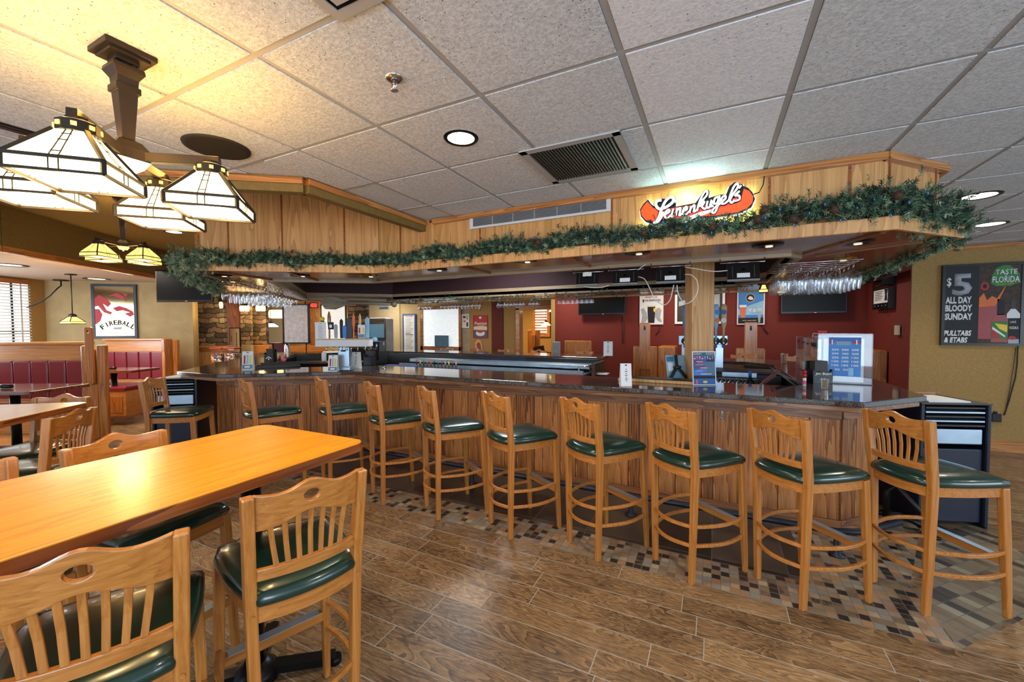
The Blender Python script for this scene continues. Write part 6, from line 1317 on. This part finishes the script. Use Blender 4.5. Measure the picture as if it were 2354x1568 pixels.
handle(-.10, .185, 'silver_grey', .018, 'short silver tap handle', 'paddle'); handle(-.03, .25, 'ink', .016, 'slim black tap handle', 'paddle'); handle(.01, .17, 'sky_blue', .022, 'blue and white tap handle', 'paddle'); handle(.07, .27, 'navy_plastic', .032, 'wide dark blue tap handle', 'paddle'); handle(.12, .31, 'orange', .018, 'orange wooden tap handle'); handle(.20, .31, 'tan', .016, 'pale pinkish tap handle'); handle(.29, .27, 'light_blue', .022, 'light blue tap handle', 'paddle')
o = B('price_card', 'paper', t, -.34, -.205, -.01, -.006, .392, .60); text('DRAFT', 'grey_dark', t, -.27, .58, .03, .01, y=-.012)
for i in range(12): flat('silver_grey', t, [(-.30, .40+.0135*i), (-.235 - .01*(i % 3), .40+.0135*i), (-.235 - .01*(i % 3), .405+.0135*i), (-.30, .405+.0135*i)], -.012)
MB().ball((-.26, .02, .64), .028, 10).build('topper', 'leaflet_yellow', t); MB().lathe([(.03, .59), (.02, .62)], (-.26, .02, 0), 8).build('topper_base', 'green_paint', t)
B('picture_card', 'paper', t, .19, .275, -.012, -.008, .40, .565); B('print', 'slate_blue', t, .195, .27, -.014, -.012, .405, .45); B('print', 'leaflet_red', t, .2, .218, -.014, -.012, .46, .53); B('print', 'leaflet_yellow', t, .248, .266, -.014, -.012, .46, .53)

# ------------------------------------------------------------------ behind the bar
st = thing('back_bar_shelf', 'long stainless steel back bar with stepped shelves along the far side of the bar', 'back bar', (0, 0, 0))
B('lower_shelf', 'steel', st, -5.6, -1.85, 6.25, 6.9, .77, .84, .006); B('upper_shelf', 'steel', st, -5.6, -1.85, 6.55, 6.92, .90, .965, .006); B('edge_strip', 'navy_plastic', st, -5.6, -1.8, 6.925, 6.945, .97, 1.03); B('splash_rail', 'steel', st, -5.6, -1.85, 6.24, 6.26, .84, .90); B('cabinet', 'black_plastic', st, -5.6, -1.85, 6.35, 6.9, 0, .80)
for i in range(6): B('cabinet_door', 'grey_dark', st, -5.55+.62*i, -4.97+.62*i, 6.325, 6.348, .08, .76, .006)
for i in range(4): B('ice_lid', 'white_plastic', st, -3.0+.42*i, -2.75+.42*i, 6.35, 6.5, .842, .865, .006)
ew = thing('bar_end_panel', 'dark brown end panel closing the far counter left of the gap', 'panel', (-1.70, 6.75, 0)); B('panel', 'dusk_wood', ew, -.03, .03, -.45, .2, 0, 1.02, .006); MB().tube([(-.25, -.35, .8), (-.25, -.42, .95), (-.12, -.42, .97), (-.05, -.42, .9)], .012, 8).build('hand_rail', 'chrome', ew)
cols = ['leaflet_yellow', 'leaflet_red', 'tan', 'tomato', 'leaflet_yellow', 'green_paint', 'beer', 'orange', 'navy_plastic', 'green_paint', 'leaflet_red', 'tan']
for i in range(12):
    px = 958 + i*8.2; p = on(px, 838, ((0, 6.1), 0)); t = thing('liquor_bottle', 'small bottle with pour spout in the speed rail, ' + ['leftmost', 'second from the left', 'third from the left', 'fourth from the left', 'fifth from the left', 'sixth from the left', 'sixth from the right', 'fifth from the right', 'fourth from the right', 'third from the right', 'second from the right', 'rightmost'][i], 'bottle', (p.x, 6.1, .62), 0, 'bottles in the speed rail')
    MB().lathe([(.036, 0), (.036, .19), (.013, .24), (.013, .29)], (0, 0, 0), 12).build('bottle_body', 'navy_plastic' if i % 3 else 'dusk_wood', t); MB().lathe([(.037, .06), (.037, .15)], (0, 0, 0), 12, False).build('bottle_label', cols[i], t); MB().lathe([(.014, .29), (.012, .33), (.004, .37)], (0, 0, 0), 8).build('pour_spout', cols[(i+3) % 12], t)
t = thing('speed_rail', 'steel speed rail holding the small bottles', 'rail', (-3.9, 6.1, .58)); B('rail_floor', 'steel', t, -1.0, 1.6, -.06, .22, 0, .03); B('rail_front', 'steel', t, -1.0, 1.6, -.07, -.06, 0, .14)
for px, l in ((905, 'left'), (940, 'right')):
    p = on(px, 843, ((0, 5.9), 0)); t = thing('blue_towel', 'folded blue bar towel behind the counter, ' + l + ' of two', 'towel', (p.x, p.y, .86), .2, 'blue bar towels'); MB().prism(rrect(-.15, .15, -.1, .1, .03), 0, .035).build('cloth', 'leaflet_blue', t, .01); B('towel_shelf', 'black_plastic', t, -.2, .2, -.15, .2, -.86, -.0, .005)
t = thing('white_ice_bin', 'white topped ice bin in the left part of the bar well', 'bin', Vector((-5.45, 4.55, 0)), VR); B('lid', 'silver_grey', t, -.6, .5, -.2, .25, .90, .94, .01); B('body', 'black_plastic', t, -.6, .5, -.2, .25, 0, .90, .01)
t = thing('register', 'black cash register screens behind the left wing of the bar', 'register', Vector((-6.2, 5.1, 0)), VR); B('base', 'black_plastic', t, -.7, .7, 0, .4, .7, .98, .02); B('cabinet', 'grey_dark', t, -.7, .7, .02, .4, 0, .7); B('screen', 'screen_black', t, .35, .65, .1, .14, 1.0, 1.22, .01); B('cup_stack', 'paper', t, -.2, -.12, .1, .18, .98, 1.16, .03)
t = thing('blender_cup', 'dark blender with a clear lid behind the tap tower', 'blender', pz(862, 828, 1.071) + Vector((0, -.0, 0))); MB().lathe([(.06, 0), (.055, .1), (.07, .12), (.08, .3)], (0, 0, 0), 14).build('body', 'black_plastic', t); MB().ball((0, 0, .33), .05, 12).build('lid', 'light_blue', t)
# right well: low glass washer, wine glasses, bottles
t = thing('under_bar_station', 'dark under-bar station with a worn steel lip right of the oak post', 'bar station', (0, 0, 0)); p = on(1725, 850, ((0, 5.5), 0))
B('cabinet', 'black_plastic', t, -.2, .66, 5.2, 5.6, 0, 1.07, .01); B('steel_lip', 'steel', t, .08, .42, 5.16, 5.2, 1.03, 1.085, .004); B('counter', 'grey_dark', t, -.2, .66, 5.18, 5.62, 1.07, 1.09, .004)
for i in range(10):
    px = 1650 + i*9.5; p = on(px, 878, ((0, 4.75), 0)); o = GM['tumbler'].copy(); C.objects.link(o); o.name = 'drinking_glass'; o.location = (p.x, 4.75 + (.03 if i % 2 else -.03), 1.062); tag(o, 'clear glass standing in the low row right of the party poster', 'glass', 'glasses on the low bar shelf')
t = thing('low_bar_shelf', 'dark low shelf holding clean glasses right of the oak post', 'shelf', (0, 0, 0)); B('shelf_board', 'black_plastic', t, .02, .68, 4.60, 4.88, .91, .93); B('cabinet', 'black_plastic', t, .02, .68, 4.64, 4.88, 0, .91)
p = on(1724, 878, ((0, 4.7), 0)); t = thing('wine_bottle', 'dark wine bottle with a blue cap behind the bar, right of the post', 'bottle', (p.x, 4.70, .931)); MB().lathe([(.037, 0), (.037, .11), (.014, .15), (.014, .17)], (0, 0, 0), 14).build('bottle_body', 'screen_black', t); MB().lathe([(.015, .16), (.015, .22)], (0, 0, 0), 12).build('cap', 'leaflet_blue', t)
for k, (px, py, l) in enumerate(((1762, 876, 'lower'), (1772, 866, 'upper'))):
    p = on(px, py, ((0, 4.55), 0)); t = thing('menu_book', 'red brown menu book leaning behind the bar, ' + l + ' of two', 'book', p, 0, 'leaning menu books'); t.rotation_euler = (0, -.75, 0); B('cover', 'tomato', t, -.09, .09, -.05, .05, -.008, .008, .003); B('pages', 'dusk_wood', t, -.085, .085, -.052, -.05, -.005, .005)
t = thing('drainboard', 'sloping dark drainboard beside the acrylic ticket rack', 'drainboard', on(1812, 868, ((0, 4.60), 0))); t.rotation_euler = (0, .42, 0); B('board', 'grey_dark', t, -.14, .16, -.06, .14, -.006, .006, .003); B('lip', 'grey_dark', t, -.14, .16, -.066, -.06, -.006, .012)
# tap heads hanging behind the post
def tap_head(px0, px1, label, n):
    a = on(px0, 793, ((0, 5.6), 0)); b = on(px1, 775, ((0, 5.6), 0)); w = b.x - a.x; t = thing('wall_tap_head', label, 'beer tap', ((a.x+b.x)/2, 5.6, a.z), 0, 'tap heads behind the oak post'); h = abs(a.z-b.z)
    B('tap_box', 'steel', t, -w/2, w/2, 0, .12, 0, h+.02, .006); 
    for i in range(n):
        x = (i - (n-1)/2)*w/max(n, 1)*.95; MB().lathe([(.045, -.004), (.045, .004)], (0, 0, 0), 18).build('gasket', 'ink', t, loc=(x, -.004, h*.5)).rotation_euler = (PI/2, 0, 0); MB().tube([(x, -.01, h*.5), (x, -.06, h*.45), (x, -.065, h*.05)], .012, 8).build('faucet', 'chrome', t); MB().lathe([(.014, -.03), (.014, .0)], (x, -.065, 0), 8).build('faucet_cap', 'leaflet_blue', t)
        MB().lathe([(.012, h*.5), (.014, h+.1), (.03, h+.16), (.034, h+.36), (.02, h+.40)], (x, -.03, 0), 10).build('tap_handle', ['tan', 'sky_blue', 'light_blue'][(i+n) % 3], t)
    B('drip_post', 'steel', t, -.04, .04, .02, .10, -a.z, 0); return t
tap_head(1560, 1590, 'steel tap head with brass handles, left of the oak post', 1); tt = tap_head(1636, 1673, 'steel tap head with sticker covered handles, right of the oak post', 2)
for i, mt in enumerate(('orange', 'paper', 'sky_blue', 'leaflet_blue')): MB().lathe([(.03, -.002), (.03, .002)], (0, 0, 0), 12).build('sticker', mt, tt, loc=(-.03 + .07*(i % 2), -.07, .30+.1*(i//2))).rotation_euler = (PI/2, 0, 0)
pendant(1755, 650, 662, 6.12, 'tiny dark pendant with an orange rim near the beer poster', .06, 'lamp_glass_amber', ceil=2.14)
pendant(1797, 650, 664, 6.12, 'tiny dark pendant with an orange rim left of the right glass rack', .06, 'lamp_glass_amber', ceil=2.14)
# ------------------------------------------------------------------ light
w = bpy.data.worlds.new('world'); SC.world = w; w.use_nodes = True
bg = w.node_tree.nodes['Background']; bg.inputs[0].default_value = (.66, .82, 1.0, 1); bg.inputs[1].default_value = 1.15
def lamp(kind, name, loc, energy, color=(1, 1, 1), size=.1, rot=None, sy=None, spot=None, blend=.6, target=None):
    l = bpy.data.lights.new(name, kind); l.energy = energy; l.color = color[:3]
    if kind == 'AREA':
        l.size = size
        if sy: l.shape = 'RECTANGLE'; l.size_y = sy
    elif kind == 'SPOT': l.shadow_soft_size = size; l.spot_size = spot or 1.6; l.spot_blend = blend
    else: l.shadow_soft_size = size
    o = bpy.data.objects.new(name, l); C.objects.link(o); o.location = loc
    if target is not None: o.rotation_euler = (Vector(target) - Vector(loc)).to_track_quat('-Z', 'Y').to_euler()
    elif rot: o.rotation_euler = rot
    return o
WARM = (1, .66, .28); SOFT = (1, .88, .72); DAY = (.72, .86, 1)
for k in range(4):
    a = k*PI/2 + PI/4; x, y = CHX + .265*math.cos(a), CHY + .265*math.sin(a)
    lamp('POINT', 'chandelier_bulb', (x, y, CHZ-.22), 9, WARM, .05)
    lamp('POINT', 'chandelier_uplight', (x, y, CHZ+.03), 5.5, (1, .50, .10), .06)
lamp('POINT', 'tray_bulb', (-6.35, 2.34, 2.36), 26, WARM, .15); lamp('POINT', 'tray_uplight', (-6.35, 2.34, 2.85), 6, WARM, .15)
lamp('SPOT', 'downlight_spot', (-1.235, 1.882, ZC-.03), 60, SOFT, .06, spot=2.2, target=(-1.235, 1.882, 0))
for x, y in ((1.86, 4.565), (2.49, 5.89), (3.4, 3.2), (.6, 1.2), (2.0, .6)): lamp('SPOT', 'downlight_spot', (x, y, ZC-.03), 42, SOFT, .08, spot=2.3, target=(x, y, 0))
# daylight from the front windows behind the viewer
lamp('AREA', 'front_window', (1.6, -2.6, 1.5), 120, DAY, 3.2, sy=1.6, target=(0, 3.2, 1.2))
lamp('AREA', 'front_window', (-2.6, -2.4, 1.4), 34, DAY, 2.4, sy=1.4, target=(-2.5, 3, 1.0))
lamp('AREA', 'side_fill', (6.6, 1.5, 1.5), 80, DAY, 2.6, sy=1.5, target=(0, 3, 1.2))  # added cool fill from out of view for the ceiling, no real window
# booth windows and far rooms
lamp('AREA', 'booth_window', (-11.3, 1.2, 1.7), 110, DAY, 2.0, sy=1.2, target=(-9, 4.5, .9))
lamp('POINT', 'booth_pendant', tuple(pz(167, 745, 1.5)) if False else (-8.7, 2.6, 1.85), 24, WARM, .1)
lamp('AREA', 'booth_ceiling', (-9.0, 3.0, 2.55), 60, SOFT, 1.6, rot=(0, 0, 0))
for x, y, e in ((-6.5, 8.9, 34), (-9.5, 9.6, 40), (-13, 11.0, 110), (-3.0, 8.3, 26), (-.6, 8.1, 24), (1.2, 8.1, 14)): lamp('AREA', 'room_ceiling_light', (x, y, ZC-.012), e, SOFT, .3, rot=(0, 0, 0))
lamp('AREA', 'dining_light', (-6.3, 12.6, 2.5), 110, WARM, 1.2, rot=(0, 0, 0))
lamp('AREA', 'bar_well_fill', (-2.6, 5.1, 2.78), 120, (.85, .93, 1), 1.5, sy=.8, rot=(0, 0, 0)); lamp('AREA', 'bar_well_fill', (-.2, 5.1, 2.78), 45, (.85, .93, 1), 1.0, sy=.8, rot=(0, 0, 0))  # added cool fill hidden in the recess, brightens the steel below
for px, py in ((690, 633), (848, 634), (1005, 620), (1208, 600), (1465, 581), (1765, 563), (1970, 557)):
    p = pz(px, py, 2.12); lamp('SPOT', 'canopy_spot', (p.x, p.y, 2.13), 9, SOFT, .03, spot=1.5, target=(p.x, p.y+.2, 0))
for p, a in (((508, 712), 9.6), ((562, 722), 10.9), ((599, 722), 11.3), ((599, 722), 11.2)): q = on(p[0], p[1], fc(0, a)); lamp('POINT', 'sconce_bulb', tuple(q), 16, WARM, .06)
# the glow the lit sign throws on the panel and ceiling
lamp('AREA', 'sign_glow', (-.13, 3.12, 2.47), 9, (.5, 1, .9), .7, sy=.04, target=(-.13, 3.05, 2.7)); lamp('AREA', 'sign_backlight', (-.13, 3.135, 2.40), 9.0, (.7, 1, .35), .7, sy=.22, target=(-.13, 3.3, 2.40))
